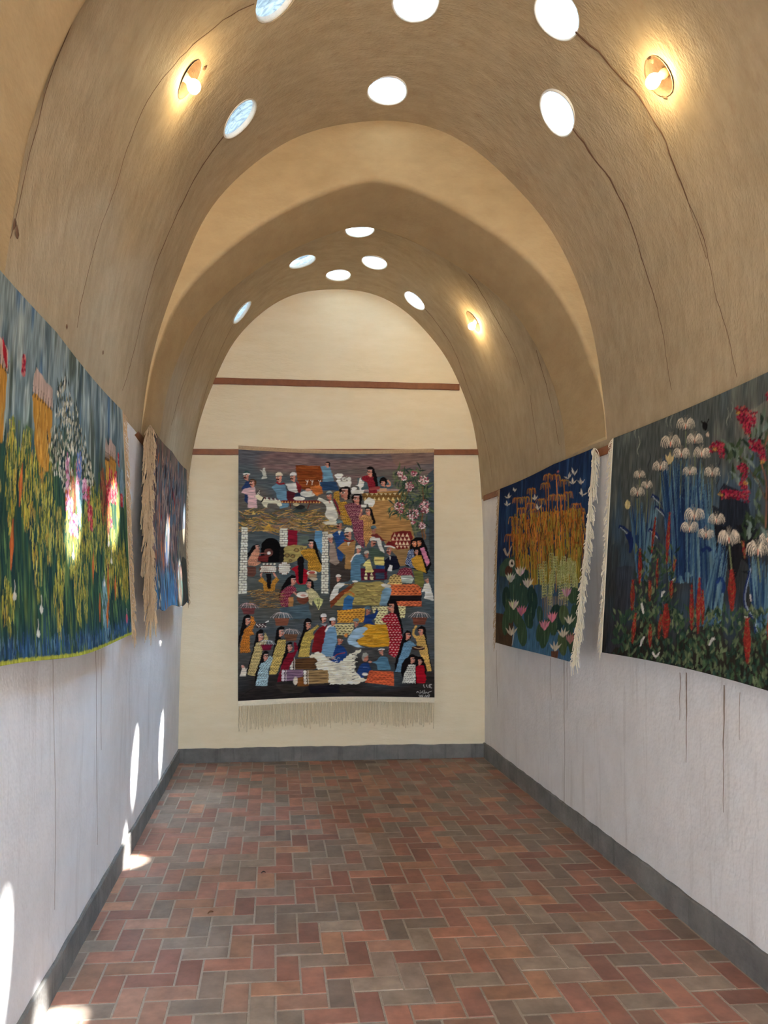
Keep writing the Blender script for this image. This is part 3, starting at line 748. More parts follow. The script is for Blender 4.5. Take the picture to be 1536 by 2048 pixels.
    L.poly([(1265, 350), (1330, 335), (1400, 350), (1460, 560), (1310, 570), (1300, 420)], (104, 140, 156), wob=.6); head(L, 1362, 322, 36, -1, hair=BLK)
    L.poly([(1260, 572), (1480, 562), (1530, 690), (1290, 700), (1265, 640)], (42, 66, 94), wob=.6)
    L.poly([(160, 690), (230, 570), (320, 600), (330, 860), (240, 890), (205, 850), (215, 720)], (40, 56, 92), wob=.6); head(L, 235, 510, 50, -1, cap=(48, 76, 70), band=(222, 214, 196), tache=True)
    L.poly([(165, 740), (190, 690), (270, 670), (350, 655), (385, 955), (250, 955), (258, 770)], (206, 168, 164), wob=.6); head(L, 310, 605, 48, -1, hair=(90, 60, 40), tache=True)
    L.poly([(425, 410), (470, 430), (460, 395), (490, 380), (522, 530), (440, 545), (470, 490)], (186, 182, 166))
    L.poly([(590, 640), (690, 600), (770, 610), (830, 930), (700, 960), (645, 720), (595, 680)], (98, 132, 148), wob=.6); L.stroke([(655, 580), (700, 610), (770, 600)], 26, (128, 34, 38)); head(L, 690, 522, 54, -1, cap=(208, 196, 168), tache=True)
    L.poly([(790, 710), (930, 700), (960, 790), (890, 845), (800, 850)], (78, 28, 34)); L.poly([(780, 605), (930, 590), (985, 700), (930, 735), (820, 700)], (208, 204, 190), wob=.6)
    L.poly([(920, 560), (1005, 640), (980, 760), (940, 700)], (118, 32, 34)); head(L, 885, 512, 50, -1, cap=(214, 210, 200), tache=True)
    L.ell(965, 775, 60, 45, (38, 48, 68)); L.ell(1090, 745, 110, 45, (206, 202, 186)); L.ell(970, 815, 80, 30, (212, 206, 188)); L.ell(1095, 690, 40, 22, (210, 150, 120))
    L.poly([(1130, 640), (1270, 615), (1310, 740), (1220, 775), (1140, 700)], (196, 114, 52), wob=3)
    for k in range(14): L.stroke([(1145, 650 + k * 8), (1210, 640 + k * 8), (1290, 655 + k * 7)], 4, (160, 84, 40))
    L.poly([(570, 845), (1275, 838), (1275, 878), (580, 880)], (116, 40, 34))
    for k in range(17): x = 600 + k * 40; L.poly([(x, 876), (x + 26, 876), (x + 13, 848)], (214, 160, 84))
    L.stroke([(840, 880), (850, 950)], 14, (100, 44, 36)); L.stroke([(1120, 880), (1090, 960)], 14, (100, 44, 36))
    L.poly([(450, 815), (560, 830), (700, 835), (740, 915), (690, 935), (650, 885), (530, 885), (525, 950), (475, 930), (440, 870)], (214, 204, 172), wob=.6); L.ell(415, 810, 62, 34, (206, 194, 160), .5)
    for k in range(4): L.stroke([(345, 800 - k * 4), (385 + k * 8, 740 + k * 6), (415, 690 + k * 14)], 9, (216, 204, 180) if k % 2 else (60, 50, 46))
    L.stroke([(440, 870), (475, 800)], 20, BLK)
    for k in range(7): L.stroke([(480 + k * 30, 800 + k * 3), (500 + k * 30, 830 + k * 3)], 12, (220, 214, 196) if k % 2 else (100, 30, 40))
    L.ell(985, 985, 110, 55, (62, 70, 66)); L.ell(985, 935, 70, 32, (40, 38, 36)); L.ell(925, 900, 45, 22, (190, 172, 130))
    # thatch
    for k in range(420):
        x, y = L.rr.uniform(120, 1480), L.rr.uniform(985, 1290); a = L.rr.uniform(-.5, .5) + (.5 if x % 400 < 200 else -.5) * .6
        ln = L.rr.uniform(90, 200); L.stroke([(x, y), (x + ln * .5, y + ln * .5 * math.sin(a) + 6), (x + ln, y + ln * math.sin(a) * .8)], 15, L.rr.choice([(190, 148, 72), (156, 118, 66), (112, 84, 54), (92, 84, 54), (78, 84, 62), (138, 104, 84), (176, 138, 88)]), 4)
    for cx in (400, 1000, 1350):
        for k in range(13): a = -1.2 + k * .2; L.stroke([(cx, 1190), (cx + 90 * math.sin(a), 1230 + 60 * math.cos(a))], 9, L.rr.choice([(150, 122, 66), (120, 94, 60), (92, 82, 56)]), 3)
    for k in range(9): L.stroke([(540, 1180), (470 + k * 20, 1280)], 9, (206, 158, 64), 4)
    L.poly([(310, 1045), (335, 990), (362, 1045)], (216, 176, 96))
    L.poly([(1225, 830), (1245, 790), (1370, 850), (1430, 835), (1520, 1080), (1440, 1160), (1330, 1060), (1355, 930), (1320, 880)], (214, 208, 188), wob=.6); L.stroke([(1455, 815), (1500, 930), (1540, 1040)], 26, (116, 34, 40)); L.stroke([(1400, 880), (1385, 840)], 14, (150, 60, 50)); head(L, 1395, 775, 48, -1, SKIN2, cap=(150, 160, 156), band=(70, 84, 96))
    L.poly([(1290, 1150), (1480, 1110), (1500, 1190), (1340, 1180)], (206, 198, 172))
    # --- middle left (frame C)
    L.frame(460, 1040, S)
    L.poly([(130, 500), (690, 560), (690, 1396), (110, 1396)], (84, 84, 76), .6, wob=3)
    L.poly([(815, 140), (945, 150), (945, 365), (808, 368)], (128, 26, 40)); L.poly([(1195, 150), (1292, 155), (1292, 490), (1180, 330)], (96, 142, 172))
    L.poly([(960, 220), (1110, 230), (1100, 330), (960, 350)], (90, 100, 88))
    def pillar(P, n):
        L.poly(P, (222, 216, 192)); (xa, ya), (xb, _), (xc, yc), (xd, _) = P
        for k in range(1, n):
            t = k / n; y = ya + (yc - ya) * t; x0 = xa + (xd - xa) * t; x1 = xb + (xc - xb) * t
            L.stroke([(x0, y), (x1, y)], 6, (70, 62, 52), smooth=False); xm = x0 + (x1 - x0) * (.35 if k % 2 else .65); L.stroke([(xm, y), (xm, y + (yc - ya) / n)], 7, (80, 70, 58), smooth=False)
    pillar([(170, 100), (252, 112), (236, 1030), (122, 1036)], 26); pillar([(702, 120), (806, 118), (806, 372), (694, 376)], 8); pillar([(1296, 165), (1372, 165), (1376, 1032), (1276, 1030)], 26)
    t = np.linspace(PI, 0, 14); L.poly([(430, 600)] + [(575 + 140 * math.cos(a), 400 - 145 * math.sin(a)) for a in t] + [(715, 600)], (14, 11, 11)); L.poly([(700, 380), (770, 380), (760, 600), (690, 600)], (30, 25, 22))
    L.ell(540, 460, 66, 58, (96, 58, 48)); L.ell(542, 466, 26, 22, (232, 220, 200)); L.poly([(395, 505), (545, 500), (530, 592), (400, 580)], (110, 40, 36)); L.stroke([(390, 475), (470, 470), (520, 470)], 16, (150, 90, 76))
    woman(L, 385, 388, 34, [(300, 480), (350, 410), (415, 420), (410, 500), (385, 590), (440, 600), (370, 650), (262, 640), (250, 590)], (208, 146, 112), (130, 60, 48), 1, [(330, 360), (380, 340), (425, 355), (330, 440), (255, 545), (245, 480)], size=(9, 4))
    L.poly([(240, 660), (365, 660), (372, 760), (330, 800), (250, 790)], (100, 62, 50))
    L.poly([(755, 590), (762, 380), (930, 348), (1085, 370), (1010, 480), (960, 570), (850, 600)], (160, 140, 82), wob=2)
    for x, y, r in [(800, 500, 40), (930, 425, 38), (850, 570, 26), (880, 510, 36), (1000, 400, 26)]: L.ell(x, y, r, r * .8, (104, 84, 52)); L.ell(x, y, r * .5, r * .4, (150, 122, 70))
    for cx, cy, rx, ry, n in [(762, 680, 88, 92, 0), (535, 690, 125, 55, 0)]: L.ell(cx, cy, rx, ry, (104, 60, 40))
    for k in range(7):
        for q in range(7):
            x, y = 692 + k * 24 + (q % 2) * 12, 606 + q * 25
            if ((x - 764) / 80) ** 2 + ((y - 680) / 84) ** 2 < 1: L.ell(x, y, 13, 12, (232, 222, 200))
    for k in range(8):
        for q in range(3): L.ell(440 + k * 27 + (q % 2) * 12, 662 + q * 28, 14, 13, (230, 220, 196))
    for k in range(4): L.ell(480 + k * 50, 620, 18, 11, (226, 214, 188))
    L.patt([(395, 860), (440, 800), (520, 880), (530, 960), (570, 960), (590, 860), (650, 800), (690, 840), (640, 900), (625, 1000), (475, 1005), (470, 900)], (196, 136, 48), (90, 56, 30), 22, 18, (9, 4)); L.stroke([(445, 740), (430, 800)], 24, SKIN); L.stroke([(610, 740), (645, 800)], 24, SKIN); L.poly([(508, 755), (586, 755), (570, 965), (528, 965)], BLK)
    L.poly([(855, 690), (915, 650), (950, 640), (1040, 680), (1110, 730), (1090, 800), (1060, 905), (960, 905), (930, 880), (915, 730)], (150, 24, 36), wob=.6); L.ell(990, 570, 50, 58, BLK); L.poly([(945, 560), (1042, 560), (1020, 890), (985, 900), (965, 880)], BLK)
    woman(L, 1135, 345, 44, [(975, 440), (1080, 400), (1180, 410), (1240, 560), (1292, 670), (1270, 735), (1090, 700), (1100, 580), (1030, 530)], (208, 150, 50), (44, 30, 22), -1, [(1090, 285), (1145, 268), (1195, 300), (1240, 470), (1295, 620), (1270, 640), (1190, 450)], size=(12, 5))
    L.ell(1150, 745, 72, 34, (222, 214, 190)); L.ell(1155, 790, 66, 40, (150, 120, 90)); L.ell(1150, 738, 50, 18, (170, 80, 70)); L.ell(1165, 830, 60, 26, (176, 160, 130))
    woman(L, 885, 862, 50, [(720, 1000), (800, 940), (880, 920), (970, 990), (900, 1010), (850, 1060), (810, 1225), (720, 1215), (695, 1110)], (116, 28, 52), (196, 120, 120), 1, [(810, 810), (870, 768), (930, 790), (860, 900), (760, 960), (690, 1115), (685, 1040), (740, 920)], size=(10, 4))
    L.poly([(820, 1080), (890, 1080), (885, 1225), (820, 1225)], (170, 118, 66))
    woman(L, 1108, 905, 44, [(1065, 990), (1140, 955), (1210, 1010), (1265, 1090), (1160, 1130), (1150, 1210), (1110, 1170), (1085, 1070)], (206, 192, 140), (60, 52, 40), -1, [(1070, 850), (1115, 825), (1165, 860), (1180, 980), (1265, 1085), (1230, 1080), (1150, 990)], size=(7, 4), sx=20)
    L.poly([(915, 910), (1070, 905), (1060, 1000), (930, 1000)], (70, 98, 88)); L.ell(1020, 1110, 82, 70, (112, 60, 42)); L.ell(1015, 1050, 85, 42, (228, 216, 196)); L.stroke([(890, 1010), (940, 1050)], 22, SKIN); L.ell(1030, 1060, 40, 16, (206, 150, 130))
    L.poly([(1165, 1120), (1200, 1095), (1270, 1095), (1308, 1125), (1245, 1265)], (196, 190, 124)); L.stroke([(1228, 1110), (1238, 1250)], 8, (60, 60, 46)); L.stroke([(1252, 1110), (1244, 1250)], 8, (60, 60, 46))
    L.poly([(700, 1225), (1100, 1190), (1150, 1396), (700, 1396)], (72, 92, 100), .8, wob=3)
    for k in range(110):
        x, y = L.rr.uniform(240, 660), L.rr.uniform(990, 1230); L.stroke([(x, y), (x + 50, y + L.rr.uniform(-24, 24)), (x + 120, y + L.rr.uniform(-20, 20))], 9, L.rr.choice([(150, 112, 62), (116, 84, 50), (92, 72, 50), (170, 132, 74)]), 3)
    L.poly([(1390, 320), (1450, 330), (1536, 620), (1500, 640), (1395, 590)], (156, 132, 114), wob=.6); head(L, 1410, 262, 44, -1, cap=(206, 200, 184))
    # --- middle right (frame D)
    L.frame(660, 1040, S)
    L.poly([(0, 560), (280, 520), (300, 860), (120, 880), (0, 1100)], (64, 52, 44), .9, wob=2); L.poly([(740, 0), (1120, 0), (1180, 300), (1050, 640), (700, 250)], (168, 124, 72), .9, wob=2); L.poly([(1380, 0), (1460, 0), (1465, 760), (1380, 700)], (62, 66, 64), wob=2)
    L.poly([(900, 420), (1080, 420), (1060, 640), (960, 650)], (150, 116, 72))
    L.poly([(0, 340), (60, 325), (135, 600), (80, 640), (0, 590)], (150, 130, 112), wob=.6); head(L, 15, 268, 44, -1, cap=(206, 200, 184))
    L.poly([(40, 200), (110, 150), (200, 170), (220, 330), (190, 500), (170, 590), (110, 560), (90, 350)], (40, 72, 118), wob=.6); L.poly([(115, 150), (160, 150), (140, 220)], (214, 208, 190)); head(L, 135, 72, 50, -1, SKIN2, cap=(92, 118, 118), tache=True)
    L.patt([(310, 0), (470, 0), (480, 400), (400, 340), (345, 250)], (98, 32, 56), (196, 130, 130), 28, 22, (12, 5)); L.patt([(472, 0), (600, 0), (570, 200), (510, 390), (468, 260)], (200, 150, 84), (90, 40, 36), 26, 22, (11, 5))
    L.poly([(105, 390), (200, 310), (260, 290), (360, 290), (350, 430), (290, 690), (205, 690), (222, 500), (125, 415)], (166, 124, 74), wob=.6); L.stroke([(195, 280), (260, 305), (330, 285)], 24, (120, 36, 34)); L.poly([(240, 310), (285, 310), (262, 370)], (220, 212, 196)); head(L, 262, 200, 62, -1, cap=(224, 216, 194), tache=True)
    L.poly([(560, 210), (660, 190), (740, 270), (790, 290), (700, 300)], (112, 44, 40)); L.poly([(645, 255), (700, 255), (760, 470), (700, 440)], (208, 202, 188)); head(L, 612, 145, 44, -1, SKIN2, cap=(86, 112, 118)); 
    L.poly([(540, 420), (600, 385), (680, 420), (760, 470), (765, 600), (620, 630), (570, 520)], (72, 88, 72), wob=.6); head(L, 605, 315, 50, 1, SKIN2, cap=(206, 200, 184), band=(230, 224, 208), tache=True)
    L.poly([(615, 520), (755, 520), (758, 640), (630, 630)], (212, 192, 112)); L.stroke([(630, 570), (755, 570)], 10, (120, 90, 50)); L.poly([(640, 640), (758, 640), (758, 725), (650, 725)], (40, 68, 112))
    L.poly([(430, 680), (800, 690), (800, 840), (430, 850)], (86, 28, 44)); L.poly([(640, 740), (760, 740), (760, 830), (640, 830)], (52, 66, 84))
    for x in (505, 585): L.poly([(x - 22, 780), (x + 22, 780), (x, 735)], (222, 206, 160)); L.poly([(x - 26, 795), (x + 26, 795), (x + 18, 838), (x - 18, 838)], (222, 206, 160))
    L.poly([(345, 480), (450, 480), (500, 590), (425, 620), (432, 855), (290, 845), (298, 590)], (84, 120, 140), wob=.6); L.stroke([(430, 475), (350, 490), (290, 590)], 16, (224, 218, 202)); head(L, 402, 420, 42, 1, cap=(206, 204, 190)); L.ell(350, 862, 40, 14, (224, 220, 208))
    L.poly([(460, 640), (500, 580), (555, 550), (612, 735), (490, 742), (505, 660)], (214, 198, 122), wob=.6); head(L, 515, 490, 38, -1, SKIN2, cap=(186, 180, 160))
    L.poly([(755, 570), (850, 500), (930, 510), (982, 650), (960, 690), (860, 710), (770, 730)], (24, 24, 36), wob=.6); L.poly([(800, 710), (830, 630), (868, 640), (862, 722)], (220, 216, 206)); L.poly([(825, 510), (850, 510), (838, 570)], (214, 208, 196)); head(L, 825, 430, 50, -1, SKIN2, tache=True)
    L.poly([(770, 375), (810, 300), (870, 310), (905, 385), (860, 370)], (122, 32, 34)); L.stroke([(765, 372), (840, 372), (905, 395)], 20, (226, 220, 206))
    L.poly([(880, 180), (1000, 155), (1125, 160), (1155, 250), (1100, 400), (940, 420), (850, 330), (850, 240)], (118, 38, 34), wob=.8)
    for r_, (y, xs) in enumerate([(235, range(905, 1120, 58)), (290, range(880, 1150, 54)), (350, range(930, 1130, 50))]):
        for x in xs: L.poly([(x - 21, y), (x + 21, y), (x, y - 48)], (226, 188, 150))
    for x in range(940, 1100, 50): L.poly([(x - 18, 366), (x + 18, 366), (x, 402)], (226, 188, 150))
    L.poly([(1080, 620), (1130, 290), (1200, 245), (1290, 250), (1330, 330), (1400, 560), (1412, 620), (1350, 760), (1250, 720), (1040, 640)], BLK)
    L.patt([(1095, 420), (1160, 410), (1210, 680), (1120, 670), (1048, 610)], (36, 60, 104), (206, 212, 216), 24, 18, (10, 4)); L.poly([(1255, 400), (1305, 385), (1395, 590), (1350, 655)], (204, 128, 150)); L.patt([(1130, 550), (1200, 500), (1270, 500), (1345, 745), (1210, 700), (1150, 640)], (196, 146, 50), (160, 110, 40), 26, 20, (10, 4))
    head(L, 1180, 335, 40, -1, (206, 130, 90)); head(L, 1245, 325, 40, 1, (206, 130, 90)); L.ell(1210, 415, 45, 40, BLK); head(L, 1208, 450, 36, -1)
    L.patt([(925, 770), (970, 690), (1050, 665), (1140, 690), (1165, 800), (1000, 800)], (108, 30, 48), (176, 110, 110), 40, 24, (18, 5)); L.patt([(800, 900), (840, 790), (900, 760), (990, 790), (1010, 910)], (206, 172, 104), (90, 60, 36), 46, 30, (20, 7)); L.poly([(1160, 700), (1290, 720), (1310, 860), (1290, 950), (1180, 900)], (112, 108, 54), wob=2)
    L.poly([(990, 780), (1130, 775), (1170, 830), (1140, 890), (1000, 880)], (160, 170, 156)); L.stroke([(995, 815), (1160, 840)], 14, (206, 206, 196))
    L.patt([(830, 905), (1200, 900), (1275, 960), (1270, 1055), (830, 1055)], (214, 110, 62), (96, 30, 34), 60, 34, (22, 6)); L.poly([(800, 1060), (1275, 1056), (1280, 1215), (800, 1210)], (30, 22, 22)); L.patt([(915, 1140), (1278, 1135), (1275, 1210), (920, 1205)], (210, 108, 66), (120, 40, 40), 60, 30, (26, 6))
    L.poly([(1315, 900), (1380, 880), (1410, 960), (1448, 1135), (1310, 1100), (1330, 1000), (1280, 1010)], (222, 216, 198), wob=.6); head(L, 1350, 842, 38, -1, cap=(96, 96, 88))
    L.poly([(75, 920), (130, 880), (210, 890), (200, 920), (130, 965), (105, 1090), (0, 1145), (5, 1060)], (222, 216, 198), wob=.6); head(L, 122, 820, 38, 1, cap=(222, 216, 200)); L.stroke([(200, 905), (310, 910)], 12, (196, 160, 110))
    L.poly([(0, 1200), (150, 1060), (260, 960), (330, 880), (700, 868), (860, 930), (720, 1200)], (156, 138, 80), wob=2); L.poly([(0, 1150), (160, 1000), (340, 880), (330, 930), (150, 1090), (20, 1240)], (122, 60, 36))
    for k in range(70): L.stroke([(x := L.rr.uniform(250, 680), y := L.rr.uniform(890, 1180)), (x + 50, y + 10), (x + 110, y + L.rr.uniform(-14, 14))], 16, L.rr.choice([(120, 106, 60), (180, 160, 92), (104, 84, 54), (196, 172, 100)]), 4, alpha=.8)
    L.poly([(180, 1260), (200, 1110), (255, 1050), (345, 1090), (320, 1150), (310, 1260)], (52, 98, 140), wob=.6); L.stroke([(200, 1030), (280, 1010), (350, 1060)], 26, (190, 120, 56))
    L.poly([(690, 1200), (735, 980), (800, 930), (870, 980), (850, 1040), (790, 1200)], (116, 146, 160), wob=.6); L.ell(785, 922, 72, 26, (214, 206, 190), .15); L.ell(790, 862, 36, 26, (100, 110, 106))
    # --- lower right (frame F)
    L.frame(660, 1200, .1465)
    L.patt([(105, 150), (475, 115), (480, 310), (105, 320)], (206, 148, 54), (110, 52, 30), 50, 30, (22, 6)); L.patt([(575, 95), (790, 90), (780, 330), (620, 340)], (216, 206, 150), (104, 76, 44), 46, 32, (20, 7)); L.patt([(918, 80), (1030, 92), (1022, 245), (960, 255)], (216, 206, 150), (104, 76, 44), 46, 32, (20, 7)); L.patt([(30, 340), (330, 330), (300, 480), (50, 490)], (204, 190, 136), (70, 54, 40), 52, 34, (22, 8))
    L.poly([(360, 600), (410, 440), (490, 330), (770, 340), (812, 480), (808, 640), (640, 655), (480, 640)], (200, 142, 36), wob=2)
    for k in range(60): L.stroke([(x := L.rr.uniform(400, 700), y := L.rr.uniform(350, 630)), (x + 50, y - 8), (x + 100, y)], 8, L.rr.choice([(170, 112, 30), (222, 168, 60)]), 3)
    L.poly([(770, 60), (820, 0), (900, 0), (930, 100), (1000, 420), (960, 620), (890, 800), (860, 790), (960, 480), (890, 220)], BLK)
    L.patt([(690, 280), (760, 210), (830, 175), (905, 200), (960, 360), (985, 520), (945, 720), (880, 795), (800, 745), (812, 520), (765, 320)], (150, 24, 38), (226, 170, 160), 44, 34, (16, 6)); head(L, 835, 105, 60, -1, (206, 140, 112))
    L.poly([(455, 320), (480, 220), (560, 200), (610, 190), (640, 120), (665, 160), (620, 250), (560, 290), (630, 350), (560, 340)], (34, 56, 104), wob=.6); head(L, 520, 155, 46, 1, SKIN2, cap=(86, 112, 124))
    L.poly([(235, 560), (300, 440), (360, 390), (480, 370), (520, 400), (440, 470), (470, 500), (350, 560), (420, 640), (480, 655), (380, 660), (260, 610)], (148, 172, 184), wob=.6); head(L, 362, 322, 44, 1, SKIN2, cap=(104, 124, 124)); L.ell(222, 490, 24, 28, (206, 130, 60))
    L.poly([(15, 860), (40, 710), (110, 620), (190, 640), (240, 740), (200, 850), (90, 890)], (34, 62, 114), wob=.6); head(L, 140, 560, 50, 1, SKIN2, cap=(74, 66, 48)); L.stroke([(30, 830), (90, 760), (210, 730)], 12, (150, 60, 60))
    L.poly([(0, 880), (110, 880), (190, 820), (300, 730), (430, 680), (410, 730), (330, 780), (390, 790), (330, 830), (380, 850), (330, 890), (360, 930), (330, 960), (370, 1010), (420, 1060), (500, 1110), (380, 1165), (0, 1172)], (226, 216, 188), wob=3)
    for k in range(120): L.stroke([(x := L.rr.uniform(-20, 330), y := L.rr.uniform(880, 1150)), (x + 16, y - 10), (x + 40, y)], 6, L.rr.choice([(200, 188, 158), (240, 232, 208), (186, 172, 140)]), 2)
    for k in range(8): L.stroke([(300, 760 + k * 50), (400, 740 + k * 48)], 10, BLK, 3)
    L.poly([(370, 1010), (400, 920), (450, 870), (530, 870), (565, 960), (500, 1030), (440, 1090)], (36, 60, 108), wob=.6); L.ell(480, 800, 44, 56, SKIN2); L.poly([(436, 790), (450, 735), (500, 728), (525, 760), (470, 800), (450, 850)], (150, 146, 132)); L.stroke([(450, 930), (540, 940)], 8, (90, 110, 150)); L.ell(480, 1030, 40, 22, (214, 206, 190))
    L.poly([(560, 860), (640, 840), (690, 775), (780, 790), (830, 960), (650, 965), (640, 880)], (84, 122, 140), wob=.6); head(L, 700, 710, 42, -1, cap=(60, 84, 84), band=(220, 214, 200)); L.ell(548, 856, 28, 14, SKIN)
    L.patt([(540, 975), (870, 988), (872, 1185), (680, 1165), (485, 1145)], (208, 96, 56), (132, 40, 36), 56, 32, (22, 5))
    L.poly([(1000, 470), (1050, 415), (1100, 440), (1110, 520), (1020, 600), (920, 900), (880, 1000), (880, 880)], BLK); L.patt([(1010, 590), (1090, 560), (1180, 620), (1110, 670), (1060, 800), (1010, 995), (885, 985), (945, 790)], (108, 144, 164), (60, 86, 112), 40, 26, (18, 3)); head(L, 1060, 492, 46, 1, (206, 134, 110))
    L.poly([(1190, 390), (1240, 350), (1300, 380), (1320, 560), (1390, 960), (1350, 980), (1290, 700)], BLK); L.patt([(1165, 500), (1280, 470), (1320, 640), (1382, 975), (1325, 975), (1250, 800), (1190, 640)], (206, 164, 88), (140, 96, 50), 36, 24, (14, 4)); L.stroke([(1180, 520), (1130, 460), (1175, 350)], 36, (200, 158, 84), 26); head(L, 1238, 435, 44, -1, (206, 134, 110))
    basket(L, 1220, 240, 210, 100, (112, 62, 46), (224, 204, 192)); L.ell(1200, 660, 92, 30, (60, 36, 28)); L.stroke([(1130, 640), (1200, 665), (1275, 650)], 10, (190, 150, 110))
    L.ell(1140, 960, 178, 200, BLK); L.ell(1120, 810, 62, 66, BLK); L.ell(1225, 830, 58, 58, BLK)
    L.patt([(1070, 885), (1160, 885), (1165, 1145), (985, 1142), (1015, 1010)], (206, 202, 184), BLK, 34, 28, (13, 5)); L.poly([(1165, 920), (1210, 890), (1275, 895), (1312, 1080), (1290, 1140), (1180, 1140)], (160, 18, 32), wob=.6); head(L, 1122, 820, 42, 1); head(L, 1222, 845, 38, 1)
    # woven numerals and signature
    C = (186, 178, 166)
    for x in (1275, 1318): L.stroke([(x, 1155), (x + 10, 1198)], 9, C)
    L.stroke([(1382, 1150), (1352, 1162), (1374, 1176), (1350, 1190), (1384, 1200)], 9, C)
    L.stroke([(1178, 1270), (1196, 1252), (1214, 1272), (1236, 1270), (1244, 1256), (1256, 1272)], 8, C); L.stroke([(1262, 1272), (1266, 1236)], 8, C); L.stroke([(1292, 1272), (1288, 1232)], 8, C); L.stroke([(1262, 1272), (1300, 1272), (1316, 1256), (1330, 1272), (1350, 1258), (1386, 1244)], 8, C); L.ell(1226, 1242, 5, 5, C); L.ell(1340, 1286, 5, 5, C)
    L.stroke([(1212, 1296), (1226, 1326), (1240, 1300), (1256, 1326), (1268, 1292)], 8, C); L.ell(1284, 1322, 6, 6, C); L.stroke([(1298, 1296), (1314, 1326), (1330, 1300), (1346, 1326), (1358, 1290)], 8, C)
    # --- lower left (frame E)
    L.frame(460, 1200, .1465)
    woman(L, 1072, 350, 46, [(1030, 450), (1100, 420), (1200, 340), (1220, 370), (1130, 450), (1180, 540), (1110, 550), (1085, 790), (930, 790), (980, 580)], (196, 168, 84), (70, 56, 36), 1, [(1010, 300), (1060, 245), (1120, 270), (1090, 400), (1010, 560), (935, 780), (925, 640), (1000, 420)], size=(14, 4))
    L.poly([(1225, 390), (1330, 320), (1310, 520), (1250, 730), (1115, 725), (1150, 520), (1160, 460)], (118, 28, 30), wob=.6); L.poly([(1240, 330), (1330, 330), (1300, 370)], (150, 150, 150)); head(L, 1282, 262, 46, 1, cap=(230, 224, 212), hair=BLK, tache=True)
    L.poly([(1310, 440), (1360, 380), (1450, 370), (1470, 560), (1400, 790), (1245, 770)], (112, 146, 168), wob=.6); L.stroke([(1305, 440), (1350, 370), (1420, 360)], 22, (226, 220, 206)); head(L, 1410, 310, 44, 1, SKIN2, cap=(226, 220, 206), hair=BLK)
    L.poly([(1080, 780), (1180, 720), (1260, 740), (1330, 800), (1430, 870), (1502, 880), (1502, 1168), (1340, 1150), (1345, 980), (1200, 965), (1155, 930), (1180, 880), (1150, 840)], (226, 216, 188), wob=3)
    for k in range(120): L.stroke([(x := L.rr.uniform(1190, 1480), y := L.rr.uniform(790, 1140)), (x + 16, y - 10), (x + 40, y)], 6, L.rr.choice([(200, 188, 158), (240, 232, 208), (186, 172, 140)]), 2)
    def logs(P, c, dk, n, cap):
        L.poly(P, c); xs = [p[0] for p in P]; ys = [p[1] for p in P]
        for k in range(1, n): y = min(ys) + (max(ys) - min(ys)) * k / n; L.stroke([(min(xs), y), (max(xs) - 20, y)], 8, dk)
        for k in range(n): L.ell(min(xs) - 6, min(ys) + (max(ys) - min(ys)) * (k + .5) / n, 22, (max(ys) - min(ys)) / n * .55, cap)
        L.stroke([(min(xs) + 22, min(ys)), (min(xs) + 22, max(ys))], 7, BLK); L.stroke([(min(xs) + 36, min(ys)), (min(xs) + 36, max(ys))], 7, (226, 216, 196))
    logs([(850, 820), (1160, 795), (1205, 850), (1160, 880), (1200, 930), (1150, 965), (850, 955)], (96, 64, 36), (46, 30, 22), 5, (214, 204, 186))
    woman(L, 245, 290, 44, [(200, 400), (280, 350), (290, 215), (330, 240), (350, 320), (300, 420), (340, 470), (270, 490), (280, 720), (140, 725), (145, 600)], (204, 124, 44), (60, 36, 26), 1, [(190, 230), (250, 195), (290, 230), (240, 350), (170, 480), (120, 655), (105, 640), (140, 440)], size=(12, 5))
    basket(L, 255, 110, 190, 90, (108, 56, 54), (222, 178, 172))
    woman(L, 700, 450, 46, [(660, 545), (760, 545), (770, 600), (740, 760), (640, 1025), (540, 1020), (580, 800)], (204, 174, 96), (64, 48, 34), 1, [(640, 400), (700, 355), (750, 380), (700, 520), (630, 700), (560, 860), (600, 660)], size=(14, 5), sx=34)
    woman(L, 820, 655, 46, [(800, 730), (880, 720), (880, 570), (920, 600), (930, 680), (880, 790), (830, 900), (740, 1110), (640, 1135), (720, 870)], (124, 24, 38), (104, 20, 34), 1, [(780, 610), (820, 570), (870, 590), (790, 760), (700, 920), (640, 1080), (720, 820)])
    basket(L, 710, 250, 210, 105, (126, 74, 52), (224, 206, 196)); basket(L, 835, 470, 190, 95, (104, 68, 46), (214, 192, 180))
    woman(L, 420, 505, 48, [(360, 590), (460, 560), (480, 440), (530, 530), (480, 620), (440, 720), (400, 880), (350, 1045), (245, 1020), (290, 820)], (202, 178, 116), (70, 56, 42), 1, [(365, 440), (420, 395), (470, 420), (400, 600), (310, 800), (245, 1040), (235, 960), (320, 660)], size=(13, 5))
    L.poly([(345, 330), (500, 320), (480, 380), (370, 385)], (60, 34, 36)); 
    for k in range(9): L.ell(365 + k * 15, 340 + (k % 3) * 14, 9, 8, (222, 206, 190)); 
    L.stroke([(480, 310), (530, 290)], 14, (222, 214, 200))
    woman(L, 490, 780, 44, [(420, 870), (500, 840), (540, 760), (590, 780), (580, 840), (530, 960), (515, 1180), (350, 1175), (385, 1010)], (168, 192, 192), (48, 50, 58), 1, [(440, 740), (490, 690), (540, 720), (470, 840), (380, 1020), (340, 1170), (340, 1040)], size=(16, 5), sx=34)
    basket(L, 505, 610, 160, 80, (116, 26, 46), (206, 210, 206))
    logs([(735, 965), (1005, 965), (1000, 1060), (900, 1080), (870, 1110), (735, 1120)], (138, 106, 124), (84, 60, 80), 4, (216, 204, 200)); L.poly([(920, 1080), (1060, 1050), (1080, 1195), (925, 1200)], (126, 76, 34)); L.ell(895, 1120, 32, 60, (214, 200, 176))
